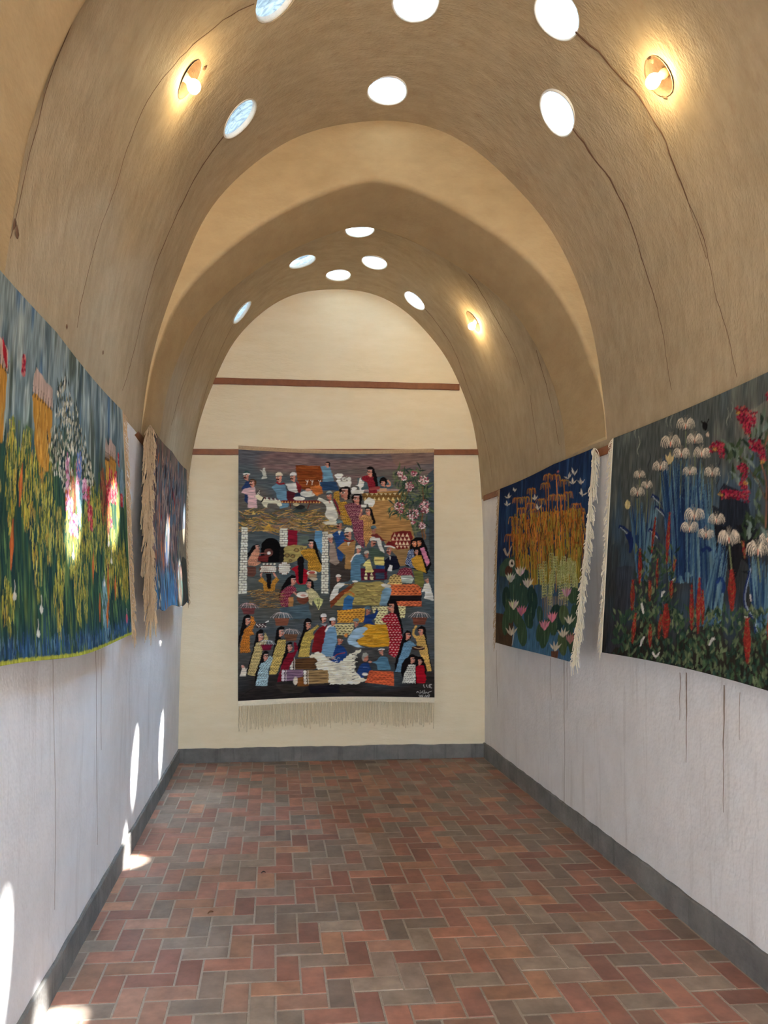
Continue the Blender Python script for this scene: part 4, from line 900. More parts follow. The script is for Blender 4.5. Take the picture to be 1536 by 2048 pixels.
    logs([(1035, 975), (1345, 975), (1352, 1155), (1060, 1168), (1035, 1130)], (156, 124, 80), (70, 50, 34), 5, (220, 208, 190))
    L.poly([(160, 890), (190, 890), (215, 950), (235, 925), (225, 1040), (140, 1042), (160, 960)], (214, 200, 180)); L.ell(178, 910, 20, 24, (200, 140, 120))
    L.stroke([(150, 1320), (250, 1250), (360, 1190)], 10, (36, 30, 28)); L.poly([(620, 1150), (1050, 1200), (1000, 1290), (700, 1280)], (60, 52, 42), .6, wob=2)
    L.poly([(1060, 1200), (1502, 1180), (1502, 1300), (1100, 1300)], (24, 22, 30), .8, wob=2)

def lily(L, x, y, r, c=(226, 206, 178)):
    """spider lily: thin petals that arch up and droop, dark gaps between"""
    L.ell(x, y + r * .1, r * .75, r * .62, (46, 50, 56), alpha=.45)
    for d in (-1, 1):
        for k in range(5):
            t = k / 4; w = r * (.30 + .72 * t); top = r * (.30 + .42 * t); dn = r * (.95 - .35 * t)
            L.stroke([(x + d * r * .03, y + r * (.50 - .62 * t)), (x + d * w * .42, y - top + r * .30 * (1 - t)), (x + d * w * .86, y - top * .55 + r * .34 * (1 - t)), (x + d * w, y + dn * .62)], r * .05, c, r * .03, mid=r * .155)
    for k in range(5): a = -.5 + .25 * k; L.stroke([(x, y - r * .25), (x + r * .55 * math.sin(a), y - r * 1.2)], r * .06, tuple(v * .72 for v in c), 1)
    L.ell(x, y + r * .15, r * .07, r * .30, (206, 120, 96))
def spray(L, pts, r, cols, n):
    P = resample(np.array(pts, float), n)
    for k, (x, y) in enumerate(P):
        q = r * (1 - .55 * k / n)
        for _ in range(4): L.ell(x + L.rr.uniform(-q, q) * .8, y + L.rr.uniform(-q, q) * .8, q * .30, q * .19, L.rr.choice(cols), L.rr.uniform(0, 3), 8)

def lilies(L):                       # right, near
    h, w = L.h, L.w; rg = (vnoise(h, w, 8, 60, 1) - .5) * .14
    L.a = ramp_rows(h, w, [(0, (92, 96, 90)), (.12, (86, 88, 82)), (.35, (80, 84, 80)), (.5, (66, 72, 74)), (.62, (58, 58, 58)), (.75, (50, 52, 50)), (.88, (52, 44, 36)), (1, (40, 34, 30))], rg)
    L.a = blend(L.a, (66, 92, 116), np.clip((vnoise(h, w, 5, 22, 2) - .55) * 2, 0, .5)); L.a = blend(L.a, (128, 126, 110), np.clip((vnoise(h, w, 7, 60, 3) - .66) * 2.4, 0, .55) * (np.linspace(1, 0, h)[:, None] > .5))
    U = lambda: L.frame(1190, 740, .2253); D = lambda: L.frame(1190, 1060, .2253)
    U()
    for k in range(34):
        x, y = L.rr.uniform(200, 1900), L.rr.uniform(150, 900); L.stroke([(x, y), (x + 14, y + 60), (x - 8, y + 130), (x + 8, y + 190)], 3, L.rr.choice([(140, 140, 124), (122, 124, 112), (60, 62, 64)]), 1, mid=11)
    # pale patch at top right, black hollow in the middle
    L.poly([(1250, 420), (1500, 280), (1900, 200), (1900, 620), (1380, 680), (1260, 560)], (140, 132, 112), .5, wob=8)
    L.poly([(1000, 1150), (1120, 1080), (1280, 1150), (1340, 1400), (1300, 1554), (1040, 1554), (980, 1300)], (26, 24, 30), .7, wob=26)
    D(); L.poly([(1060, 0), (1330, 0), (1380, 300), (1300, 420), (1180, 380), (1080, 300)], (26, 24, 28), .8, wob=26); L.poly([(200, 300), (330, 340), (340, 700), (250, 1050), (100, 1100), (190, 700)], (56, 58, 66), .7, wob=8)
    # sword-leaf clumps
    def clump(x0, x1, ytop, ybot, xb0, xb1, n, seed, cols):
        r = random.Random(seed)
        for k in range(n):
            t = r.random(); xa = x0 + (x1 - x0) * t; xb = xb0 + (xb1 - xb0) * t; yt = ytop + r.uniform(-60, 160)
            L.stroke([(xb, ybot - r.uniform(0, 120)), (xb * .6 + xa * .4 + r.uniform(-10, 10), ybot * .5 + yt * .5), (xa, yt)], 16, r.choice(cols), 3, mid=21)
    BL = [(62, 92, 116), (78, 108, 126), (44, 72, 104), (92, 122, 134), (34, 56, 92), (104, 132, 140), (30, 44, 78)]
    U(); clump(560, 960, 790, 1900, 660, 900, 120, 3, BL); clump(300, 560, 1180, 1880, 390, 480, 50, 4, BL); clump(860, 1010, 1000, 2300, 880, 1080, 80, 5, BL)
    D(); clump(1050, 1160, 120, 820, 940, 1100, 40, 6, BL); clump(1310, 1560, 250, 920, 1370, 1500, 70, 8, BL); clump(1600, 1900, 150, 950, 1620, 1850, 60, 9, BL)
    for cx, cy, s in [(560, 1150, 1), (590, 1250, 1), (290, 1420, 1.2), (540, 1450, 1)]:
        U(); L.stroke([(cx - 60 * s, cy - 40), (cx, cy - 10), (cx + 40 * s, cy + 60)], 34, (30, 46, 88), 5); L.stroke([(cx - 50 * s, cy - 30), (cx + 20 * s, cy + 40)], 5, (190, 196, 200))
    D(); L.stroke([(300, 20), (330, 120), (320, 200)], 60, (28, 42, 88), 20); L.stroke([(930, 190), (980, 150), (1010, 190)], 30, (28, 46, 96)); L.stroke([(1060, 470), (1090, 420), (1120, 480), (1110, 560)], 26, (36, 60, 110)); L.stroke([(1350, 330), (1300, 560), (1310, 680), (1370, 780), (1400, 900)], 12, (150, 160, 176)); L.stroke([(1340, 350), (1290, 560), (1300, 690), (1360, 790), (1390, 900)], 12, (30, 44, 96)); L.stroke([(1500, 600), (1520, 540), (1560, 560)], 14, (160, 170, 184))
    # leafy ground
    G = [(58, 80, 54), (44, 66, 50), (74, 94, 62), (96, 108, 74), (36, 52, 42), (110, 118, 84), (50, 74, 60)]
    for k in range(900):
        t = L.rr.random(); x = 190 + 1750 * t; y = L.rr.uniform(660, 1190 + 190 * min(1, t * 1.2)) ; L.leaf(x, y + 70, L.rr.uniform(50, 95), 24, L.rr.uniform(-.6, .6), L.rr.choice(G), 6)
    for k in range(150):
        x, y = L.rr.uniform(360, 720), L.rr.uniform(120, 760); L.leaf(x, y + 60, L.rr.uniform(50, 90), 22, L.rr.uniform(-.7, .7), L.rr.choice(G), 6)
    for x, y in [(250, 840), (210, 950), (290, 770), (240, 1010)]: L.leaf(x, y, 90, 60, L.rr.uniform(-1.2, 1.2), (52, 74, 56))
    # red heliconia spikes
    def spike(x, y0, y1, wd, lean=0, c=(150, 46, 38)):
        wd *= .8
        L.stroke([(x + lean, y0), (x + lean * .4, (y0 + y1) / 2), (x, y1)], wd * .3, c, wd * .3, mid=wd)
        for k in range(10):
            t = (k + .5) / 10; xx = x + lean * (1 - t); yy = y0 + (y1 - y0) * t
            for d in (-1, 1): L.stroke([(xx, yy + 16), (xx + d * wd * .42, yy - 16)], 7, L.rr.choice([(134, 110, 58), (184, 74, 54), (110, 30, 34), (86, 60, 40)]), 2)
    for a in [(410, 160, 480, 46, 0), (350, 440, 720, 56, 0), (510, -120, 210, 34, 30), (640, -160, 300, 44, 20), (560, 250, 520, 30, 0), (700, 260, 360, 34, 10), (680, 450, 610, 44, 0), (640, 660, 980, 92, 0), (510, 850, 1060, 44, 0), (360, 740, 1020, 50, 20), (580, 760, 980, 40, 20), (850, 490, 900, 50, 0), (900, 420, 930, 52, 15), (940, 540, 850, 44, 0), (1185, 340, 720, 92, 0), (1300, 90, 240, 40, -20), (1310, 770, 1190, 84, 0), (1510, 720, 1020, 76, 0), (500, 450, 640, 40, 0), (1700, 500, 900, 80, 0), (1820, 700, 1100, 70, 0)]: spike(*a)
    # lilies
    U()
    for x, y in [(790, 520), (870, 700), (660, 700), (750, 800), (930, 820), (1020, 950), (575, 900), (395, 940), (375, 1130), (460, 1020)]: L.stroke([(x, y), (x + 4, y + 150), (x - 4, y + 330)], 10, (112, 116, 84), 7)
    for x, y, r in [(790, 480, 78), (870, 612, 68), (660, 640, 84), (755, 740, 72), (930, 735, 70), (1022, 910, 66), (575, 855, 66), (395, 930, 50), (378, 1085, 62), (460, 1020, 48), (830, 900, 60), (870, 1290, 84), (1060, 1330, 70), (830, 1400, 74), (970, 1460, 66), (1165, 1500, 92)]: lily(L, x, y, r)
    L.leaf(655, 830, 110, 40, 0, (214, 186, 130)); L.leaf(650, 830, 100, 24, -.35, (214, 186, 130)); L.leaf(660, 830, 100, 24, .35, (214, 186, 130)); L.ell(292, 1190, 24, 40, (212, 190, 130)); L.stroke([(270, 1190), (320, 1200)], 8, (220, 200, 150))
    D()
    for x, y in [(1165, 100), (1410, 200)]: L.stroke([(x, y), (x + 10, y + 130), (x + 20, y + 250)], 14, (124, 130, 88), 10)
    for x, y, r in [(1165, 70, 92), (1412, 170, 100), (1500, 80, 74), (1640, 240, 96), (1780, 120, 90)]: lily(L, x, y, r)
    # red flower branches on the right
    U(); GR = [(58, 72, 46), (78, 90, 62), (42, 56, 42), (104, 118, 98), (120, 132, 120)]
    for k in range(170):
        cx, cy, s = L.rr.choice([(1200, 700, 70), (1300, 900, 120), (1450, 900, 160), (1500, 1200, 150), (1430, 600, 90), (1380, 1350, 110), (1640, 700, 220), (1700, 1200, 220), (1560, 480, 120)]); x, y = cx + L.rr.uniform(-s, s), cy + L.rr.uniform(-s, s)
        L.leaf(x, y + 60, L.rr.uniform(80, 140), 34, L.rr.uniform(-.8, .5), L.rr.choice(GR), 10)
    L.stroke([(1480, 1400), (1490, 1000), (1450, 800), (1536, 500)], 12, (140, 92, 70)); L.stroke([(1260, 760), (1330, 860), (1420, 1000), (1480, 1150)], 10, (96, 74, 56))
    RD = [(168, 34, 60), (140, 26, 48), (184, 48, 72), (112, 20, 42), (96, 26, 40), (176, 82, 74)]
    for pts, r, n in [([(1270, 370), (1310, 430), (1330, 560)], 62, 40), ([(1380, 400), (1360, 470), (1320, 540)], 46, 26), ([(1040, 690), (1090, 660), (1110, 760)], 52, 30), ([(1390, 650), (1440, 720), (1470, 790)], 58, 36), ([(1270, 840), (1310, 900), (1290, 970)], 46, 28), ([(1120, 1100), (1200, 1100), (1260, 1120), (1330, 1070)], 50, 44), ([(1280, 1010), (1310, 1050)], 44, 20), ([(1310, 1150), (1320, 1100)], 34, 12), ([(1530, 240), (1545, 300)], 50, 24), ([(1650, 380), (1700, 480), (1740, 560)], 60, 40), ([(1620, 900), (1660, 980)], 60, 30)]: spray(L, pts, r, RD, n)
    for x, y in [(1090, 1100), (1040, 695), (1450, 810), (1300, 1000), (1240, 370)]: spray(L, [(x, y), (x + 20, y + 8)], 22, [(206, 160, 70), (176, 120, 50)], 6)
    # bird and little white creatures
    L.ell(958, 490, 24, 40, BLK); L.stroke([(925, 440), (950, 490)], 12, BLK, 4); L.stroke([(990, 430), (968, 490)], 12, BLK, 4); L.ell(982, 565, 14, 20, (222, 190, 160))
    D(); Wt = (222, 210, 198)
    for pts in [[(430, 650), (440, 700), (450, 750)], [(600, 600), (612, 560), (630, 550)], [(430, 1050), (445, 990), (465, 965)], [(530, 1110), (560, 1150), (590, 1110)], [(990, 1040), (1020, 980), (1040, 985)], [(690, 450), (710, 430)], [(1340, 570), (1350, 640)], [(1290, 770), (1320, 775)]]: L.stroke(pts, 12, Wt, 9, mid=24)
    L.poly([(780, 1230), (1900, 1330), (1900, 1700), (780, 1500)], (24, 20, 20), .0)

def reeds(L):                        # right, far
    h, w = L.h, L.w; rg = (vnoise(h, w, 8, 40, 1) - .5) * .08
    L.a = ramp_rows(h, w, [(0, (24, 42, 76)), (.2, (32, 58, 96)), (.45, (30, 48, 84)), (.6, (60, 78, 88)), (.8, (72, 104, 128)), (1, (76, 118, 146))], rg)
    L.a = blend(L.a, (58, 92, 134), np.clip((vnoise(h, w, 6, 50, 2) - .6) * 2, 0, .55))
    L.frame(970, 870, 250 / 1067)
    OR = [(196, 118, 40), (176, 100, 38), (208, 140, 56), (150, 84, 34), (190, 150, 60), (216, 128, 60), (164, 128, 52)]
    YO = [(150, 136, 52), (172, 152, 62), (128, 118, 46), (186, 140, 54)]
    for k in range(70):
        t = L.rr.random(); xb = 270 + 540 * t; L.stroke([(xb, 1330), (xb - 8, 1000), (xb + L.rr.uniform(-14, 14), 700)], 13, L.rr.choice(YO), 8)
    tops = [(280, 560), (350, 560), (400, 480), (540, 360), (610, 370), (670, 420), (520, 440), (480, 590), (700, 540), (760, 650), (800, 700), (250, 740), (215, 900), (420, 680), (320, 660), (570, 560), (640, 560), (600, 720), (500, 720), (360, 780), (280, 760), (430, 900), (550, 900), (650, 850), (740, 800), (810, 880), (700, 960), (330, 900), (270, 900), (480, 960), (590, 980), (760, 1000), (390, 620), (450, 760), (720, 700)]
    for x, y in tops:
        L.stroke([(x, y), (x + 2, y + 200), (x - 2, y + 420)], 9, L.rr.choice(OR), 6)
        for k in range(9):
            a = -1.25 + k * .31; q = L.rr.uniform(46, 74); c = L.rr.choice(OR)
            L.stroke([(x, y), (x + q * .55 * math.sin(a), y - 18 + 8 * abs(a)), (x + q * .75 * math.sin(a), y + q * .75)], 6, c, 3)
    for k in range(420):
        x = L.rr.uniform(240, 830); y = L.rr.uniform(640 if x > 450 else 700, 1120); L.stroke([(x, y), (x + L.rr.uniform(-12, 12), y + 50), (x + L.rr.uniform(-10, 10), y + 110)], 7, L.rr.choice(OR + [(96, 70, 36), (60, 56, 50)]), 3)
    for k in range(90):
        x = L.rr.uniform(270, 800); y = L.rr.uniform(1000, 1300); L.stroke([(x, y), (x + 4, y + 90)], 10, L.rr.choice(YO), 3)
    # sky birds
    Wt = (216, 206, 186)
    for x, y, s in [(710, 370, 1), (762, 330, 1.1), (745, 425, 1), (812, 430, 1), (820, 540, 1.1), (200, 530, .8), (195, 600, .8), (430, 560, .9), (455, 650, .9), (260, 470, .6)]: L.leaf(x, y + 30 * s, 70 * s, 18, L.rr.uniform(-.5, .3), Wt); L.leaf(x, y + 24 * s, 50 * s, 13, L.rr.uniform(.4, 1.1), Wt); L.leaf(x, y + 24 * s, 44 * s, 12, L.rr.uniform(-1.2, -.6), Wt)
    L.ell(625, 325, 10, 12, (200, 110, 110)); L.poly([(130, 1160), (180, 1100), (260, 1080), (270, 1200), (200, 1260), (130, 1240)], (66, 90, 72)); L.ell(210, 1210, 34, 50, (92, 56, 40)); L.stroke([(170, 1010), (200, 1070), (235, 990)], 22, (186, 166, 148), 10); L.ell(235, 1140, 24, 34, (220, 206, 186)); L.ell(238, 1142, 10, 14, BLK)
    # pale green clump
    for k in range(40):
        x, y = L.rr.uniform(450, 760), L.rr.uniform(1070, 1400); x = 600 + (x - 600) * (.75 + .35 * math.sin((y - 1050) / 110)); L.stroke([(x, y), (x, y + 110)], 6, (150, 150, 92), 4)
        for q in range(6):
            for d in (-1, 1): L.stroke([(x, y + q * 22), (x + d * 13, y + q * 22 - 6), (x + d * 18, y + q * 22 + 14)], 7, L.rr.choice([(190, 188, 122), (168, 172, 104), (204, 200, 140)]), 3)
    for k in range(16): x = 480 + k * 13; L.stroke([(x, 1430), (x + 4, 1600)], 6, L.rr.choice([(150, 130, 110), (170, 150, 120), (120, 100, 96)]), 4)
    # lily pads, lotus
    L.poly([(90, 1540), (250, 1560), (240, 1830), (80, 1790)], (82, 60, 42), wob=3)
    for x, y, rx, ry in [(270, 1270, 42, 95), (340, 1270, 32, 70), (250, 1360, 40, 110), (320, 1430, 52, 110), (400, 1440, 40, 100), (185, 1420, 34, 90), (215, 1530, 40, 100), (280, 1560, 38, 110), (390, 1540, 36, 80), (180, 1620, 30, 100), (320, 1700, 40, 110), (370, 1600, 34, 80), (460, 1700, 28, 80), (500, 1720, 42, 110), (600, 1600, 60, 110), (660, 1580, 44, 80), (740, 1430, 50, 70), (700, 1700, 46, 130), (760, 1600, 40, 100), (740, 1800, 40, 80), (650, 1800, 40, 90), (560, 1650, 36, 90), (460, 1570, 26, 70), (790, 1500, 30, 80)]:
        L.ell(x, y, rx, ry, L.rr.choice([(46, 72, 58), (38, 62, 54), (62, 86, 60), (54, 80, 66), (84, 100, 64)]), L.rr.uniform(-.2, .2)); L.stroke([(x, y + ry * .7), (x, y - ry * .4)], 4, (104, 124, 90), 2)
    for x, y, c in [(305, 1220, (222, 206, 184)), (225, 1270, (214, 204, 176)), (365, 1320, (222, 210, 190)), (250, 1490, (224, 208, 190)), (315, 1540, (206, 116, 134)), (498, 1660, (222, 146, 150)), (560, 1600, (216, 134, 146)), (680, 1410, (214, 160, 170)), (720, 1770, (196, 120, 120))]:
        for a in (-.55, -.28, 0, .28, .55): L.leaf(x, y + 30, 84, 22, a, tuple(min(255, v * L.rr.uniform(.9, 1.08)) for v in c))
    for x, y in [(590, 1850), (655, 1750), (230, 1720), (708, 1650)]:
        for a in (-.7, -.2, .3, .8): L.leaf(x, y, 78, 18, a, (220, 204, 178))
    L.poly([(555, 1850), (620, 1850), (600, 1990), (560, 1990)], (110, 70, 52)); L.stroke([(240, 1800), (255, 1700), (250, 1650)], 8, (170, 170, 160))

def meadow(L):                       # left, near
    h, w = L.h, L.w; rg = (vnoise(h, w, 6, 60, 1) - .5) * .16
    L.a = ramp_rows(h, w, [(0, (136, 146, 140)), (.12, (130, 143, 140)), (.25, (118, 134, 132)), (.36, (70, 88, 72)), (.46, (46, 74, 58)), (.7, (38, 66, 56)), (.86, (42, 72, 54)), (.93, (48, 74, 74)), (1, (50, 84, 110))], rg)
    y, x = np.linspace(0, 1, h)[:, None], np.linspace(0, 1, w)[None]
    for c, s, gy, gx, th in [((62, 94, 128), 2, 5, 46, .66), ((66, 72, 56), 3, 4, 50, .66), ((178, 184, 172), 4, 7, 90, .6), ((70, 86, 90), 5, 5, 60, .68)]:
        L.a = blend(L.a, c, np.clip((vnoise(h, w, gy, gx, s) - th) * 4, 0, .7) * (y < .42))
    for c, s, gy, gx, th in [((76, 104, 62), 6, 6, 80, .6), ((24, 50, 56), 7, 5, 60, .6), ((112, 122, 60), 8, 7, 90, .68)]:
        L.a = blend(L.a, c, np.clip((vnoise(h, w, gy, gx, s) - th) * 4, 0, .8) * (y > .34))
    uv = lambda u, v: (u * w, v * h)
    class D:                                                   # draw straight in cloth coordinates (metres: width 2.3, height 1.15)
        pass
    L.H = np.diag([w / 230.0, h / 115.0, 1.0]); L.frame(0, 0, 1)   # 1 unit = 1 cm on the cloth, x towards the end wall
    R = L.rr
    def tall(x, y0, y1, wd, cs, n=40):
        for k in range(int(n * 1.35)):
            t = R.random(); yy = y0 + (y1 - y0) * t; xx = x + R.uniform(-wd, wd) * (.35 + .65 * math.sin(PI * min(1, t * 1.1)))
            L.stroke([(xx, yy), (xx + R.uniform(-.8, .8), yy + 2.2), (xx + R.uniform(-.7, .7), yy + 4.6)], .5, R.choice(cs), .3, mid=.8)
    YL = [(178, 166, 62), (152, 142, 50), (194, 182, 84), (122, 118, 50), (164, 150, 84), (84, 96, 52), (52, 76, 52), (188, 150, 60)]
    GN = [(66, 98, 66), (44, 78, 62), (92, 118, 70), (34, 62, 58), (28, 54, 50)]
    for k in range(420): L.leaf(R.uniform(0, 230), R.uniform(52, 113), R.uniform(8, 18), 1.8, R.uniform(-.18, .18), R.choice(GN), R.uniform(-.8, .8))
    # grey-blue column and pond strip
    for a in [(150, 34, 62, 5, [(130, 156, 156), (110, 140, 146), (150, 172, 168)]), (186, 84, 112, 6, [(118, 150, 152), (140, 166, 164), (96, 130, 140)]), (224, 30, 46, 4, [(140, 160, 164), (110, 136, 146)])]: tall(*a, n=90)
    # yellow flower spikes, dense from left to right
    for x, y0, y1, wd, n in [(4, 40, 80, 4, 60), (14, 44, 92, 5, 80), (30, 50, 104, 5, 80), (48, 40, 90, 6, 90), (62, 46, 80, 5, 70), (76, 38, 78, 5, 80), (90, 40, 74, 8, 110), (100, 44, 98, 7, 110), (112, 40, 84, 8, 120), (124, 60, 96, 6, 80), (136, 56, 88, 6, 80), (144, 66, 106, 6, 90), (154, 60, 104, 7, 110), (164, 46, 80, 7, 100), (172, 42, 84, 7, 110), (182, 44, 76, 6, 90), (192, 56, 98, 6, 100), (200, 52, 92, 6, 90), (207, 62, 96, 5, 70), (214, 46, 66, 3, 40), (216, 70, 98, 5, 70), (222, 66, 100, 4, 60), (226, 74, 98, 3, 40), (72, 88, 108, 5, 50), (120, 84, 110, 5, 60)]: tall(x, y0, y1 - 5, wd, YL, n)
    # orange flames
    for x, y0, y1 in [(84, 52, 66), (76, 70, 86), (20, 60, 84), (192, 78, 100), (188, 96, 108), (168, 74, 88), (204, 84, 96), (176, 92, 104), (132, 50, 60)]: L.stroke([(x + 2, y0), (x + .6, (y0 + y1) / 2), (x - .6, y1)], .6, (190, 96, 44), .6, mid=3.6); L.stroke([(x + 1.4, y0 + 2), (x, y1 - 2)], .5, (214, 130, 70), .4, mid=1.2)
    # ochre haystack flowers with a cream fringe on top
    for x, y, wd, hh in [(62, 24, 9, 26), (104, 25, 11, 26), (206, 26, 7, 14), (196, 28, 4, 12), (20, 26, 8, 22)]:
        L.poly([(x - wd, y + 3), (x - wd * .5, y), (x + wd * .5, y + 1), (x + wd, y + 4), (x + wd * .7, y + hh), (x - wd * .4, y + hh * .9)], (186, 130, 50), wob=2)
        tall(x, y + 3, y + hh, wd * .7, [(196, 142, 58), (166, 112, 44), (206, 156, 74)], 50)
        L.poly([(x - wd, y + 2), (x - wd * .8, y - 7), (x + wd * .1, y - 5), (x + wd * .9, y - 4), (x + wd, y + 3), (x, y + 2)], (190, 160, 140), wob=2)
        for k in range(9): xx = x - wd + k * wd * .25; L.stroke([(xx, y + 3.4), (xx + .5, y - .4)], .8, (40, 34, 36), .3)
    # brown-red bush
    for x, y in [(188, 34), (196, 40), (140, 44)]: tall(x, y, y + 24, 5, [(116, 56, 44), (140, 76, 52), (92, 50, 46), (176, 104, 52)], 70)
    # cream blossom cloud
    for k in range(560):
        cx, cy, r = R.choice([(128, 22, 9), (138, 28, 11), (128, 36, 12), (146, 34, 10), (156, 40, 10), (118, 42, 8), (166, 44, 7), (132, 46, 9)]); a = R.uniform(0, 6.28); q = r * math.sqrt(R.random())
        if k < 200: L.leaf(cx + q * math.cos(a), cy + q * math.sin(a), R.uniform(3, 6), 1.4, R.uniform(-.6, .6), R.choice([(60, 70, 58), (46, 54, 52), (86, 90, 70)]))
        else: L.ell(cx + q * math.cos(a), cy + q * math.sin(a), .55, 1.1, R.choice([(206, 196, 164), (186, 172, 138), (222, 212, 186), (150, 140, 112)]), R.uniform(-.6, .6), 7)
    # pink and red blossom strings
    def string(x, y0, y1, wd, cs, n):
        for k in range(n): L.ell(x + R.uniform(-wd, wd), R.uniform(y0, y1), .95, .8, R.choice(cs), 0, 7)
    PK = [(196, 120, 140), (214, 150, 164), (160, 70, 96), (224, 176, 182)]; RD = [(178, 44, 60), (204, 78, 78), (150, 30, 50), (206, 120, 110)]
    for x, y0, y1, wd in [(134, 40, 62, 2.2), (138, 56, 70, 2.6), (148, 40, 52, 2), (144, 62, 70, 3), (158, 46, 54, 3)]: string(x, y0, y1, wd, PK, 60)
    for x, y0, y1, wd in [(164, 48, 62, 1.6), (168, 56, 66, 1.6), (203, 34, 50, 3.4), (212, 34, 46, 2.4), (208, 44, 50, 4), (197, 40, 52, 3), (218, 24, 30, 1), (202, 58, 62, 1.4), (52, 12, 22, 5), (46, 18, 28, 4), (222, 44, 50, 1.4), (84, 18, 24, 1.2)]: string(x, y0, y1, wd, RD, 55)
    for x, y in [(54, 22), (57, 30), (70, 26), (60, 16)]: L.leaf(x, y, 9, 3.4, R.uniform(-.6, .6), (170, 30, 40))
    string(150, 36, 46, 3, [(96, 110, 160), (130, 140, 180)], 40)
    # white snails and birds
    for x, y in [(60, 88), (78, 94), (102, 98), (98, 106), (140, 78), (196, 70), (200, 78), (186, 88), (30, 100), (222, 106)]: L.ell(x, y, 1.7, 1.3, (214, 206, 188)); L.stroke([(x - .6, y), (x + .6, y - 3), (x + .2, y - 5)], .8, (200, 190, 168), .4)
    L.ell(222, 106, 1.9, 2.4, (196, 88, 96))
    # blue grass foot, yellow-green selvage
    for k in range(420): L.leaf(R.uniform(0, 230), R.uniform(110, 115), R.uniform(3, 6), .9, R.uniform(-.3, .3), R.choice([(58, 92, 124), (44, 72, 108), (96, 122, 136), (40, 60, 76)]))
    L.poly([(0, 113.6), (230, 113.6), (230, 115), (0, 115)], (166, 164, 62))

def thicket(L):                      # left, far
    h, w = L.h, L.w; rg = (vnoise(h, w, 6, 30, 1) - .5) * .1
    L.a = ramp_rows(h, w, [(0, (126, 108, 92)), (.15, (116, 104, 96)), (.35, (98, 104, 106)), (.55, (120, 96, 88)), (.72, (96, 92, 86)), (.82, (84, 112, 128)), (1, (84, 132, 166))], rg)
    for c, s, gy, gx, th in [((84, 104, 118), 2, 5, 22, .58), ((70, 56, 54), 3, 7, 40, .62), ((150, 110, 100), 4, 8, 50, .62), ((56, 74, 70), 5, 6, 30, .66)]: L.a = blend(L.a, c, np.clip((vnoise(h, w, gy, gx, s) - th) * 4, 0, .75))
    L.H = np.diag([w / 185.0, h / 112.0, 1.0]); L.frame(0, 0, 1); R = L.rr
    L.poly([(120, 55), (185, 50), (185, 82), (128, 84)], (142, 124, 96), .85, wob=4); L.poly([(118, 84), (150, 74), (185, 76), (185, 112), (110, 112)], (62, 58, 48), .9, wob=4)
    for k in range(70): L.leaf(R.uniform(112, 182), R.uniform(96, 112), R.uniform(6, 14), 2.4, R.uniform(-.4, .4), R.choice([(52, 72, 58), (86, 62, 48), (64, 84, 76), (110, 84, 64)]))
    for k in range(420):
        x, y = R.uniform(0, 140), R.uniform(4, 86); L.stroke([(x, y), (x + R.uniform(-2, 2), y + 4), (x + R.uniform(-2, 2), y + 9)], 1.2, R.choice([(164, 122, 104), (130, 92, 82), (186, 150, 124), (92, 66, 62), (108, 122, 130), (76, 92, 100)]), .5, mid=2.6)
    for x, y0, y1, wd in [(40, 40, 70, 5), (52, 62, 80, 6), (60, 70, 90, 5), (30, 10, 20, 3), (90, 44, 56, 4), (20, 74, 84, 4), (110, 36, 44, 4)]: L.stroke([(x + 3, y0), (x, (y0 + y1) / 2), (x - 2, y1)], 1, (200, 116, 72), 1, mid=wd)
    for x, y in [(14, 20), (24, 26), (64, 18), (100, 30), (120, 24), (80, 36)]: L.ell(x, y, 3, 5, (54, 44, 46))
    for x, y0, y1 in [(78, 66, 84), (70, 74, 88)]: L.stroke([(x, y0), (x, y1)], 4, (36, 54, 92), 3)
    for x, y in [(112, 38), (106, 34), (50, 54)]: L.leaf(x, y, 8, 3, R.uniform(-1, 1), (150, 36, 46))
    for k in range(90): L.leaf(R.uniform(0, 112), R.uniform(92, 112), R.uniform(6, 14), 2, R.uniform(-.15, .15), R.choice([(84, 126, 160), (104, 148, 178), (66, 104, 142), (120, 160, 170)]))
    for x, y in [(26, 96), (30, 104), (24, 108)]: L.ell(x, y, 3.4, 2.6, (206, 190, 164)); L.stroke([(x, y), (x + 2, y - 6)], 1.6, (60, 50, 50))

# ------------------------------------------------------------------ cloth
def yarn_mat(name, weft):
    ma, nt, b = new_mat(name); L = nt.links.new
    at = node(nt, 'ShaderNodeAttribute'); at.attribute_name = 'yarn'
    tc = node(nt, 'ShaderNodeTexCoord'); mp = node(nt, 'ShaderNodeMapping')
    mp.inputs['Scale'].default_value = (12, 1, 260) if weft == 'h' else (1, 260, 12)
    nz = node(nt, 'ShaderNodeTexNoise'); nz.inputs['Scale'].default_value = 1.0; nz.inputs['Detail'].default_value = 1
    L(tc.outputs['Object'], mp.inputs[0]); L(mp.outputs[0], nz.inputs['Vector'])
    mr = node(nt, 'ShaderNodeMapRange'); mr.inputs[1].default_value = .3; mr.inputs[2].default_value = .7; mr.inputs[3].default_value = .8; mr.inputs[4].default_value = 1.2; L(nz.outputs['Fac'], mr.inputs[0])
    mx = node(nt, 'ShaderNodeMix', data_type='RGBA', blend_type='MULTIPLY'); mx.inputs[0].default_value = 1; L(at.outputs['Color'], mx.inputs[6]); L(mr.outputs[0], mx.inputs[7])
    L(mx.outputs[2], b.inputs['Base Color']); b.inputs['Roughness'].default_value = .95; b.inputs['Specular IOR Level'].default_value = .1
    bp = node(nt, 'ShaderNodeBump'); bp.inputs['Strength'].default_value = .5; bp.inputs['Distance'].default_value = .004; L(nz.outputs['Fac'], bp.inputs['Height']); L(bp.outputs[0], b.inputs['Normal'])
    return ma
GAIN_END, GAIN_R, GAIN_L = (1.15, 1.2, 1.3), (.85, .88, .92), (.95, .95, .98)   # dye strength of the wool
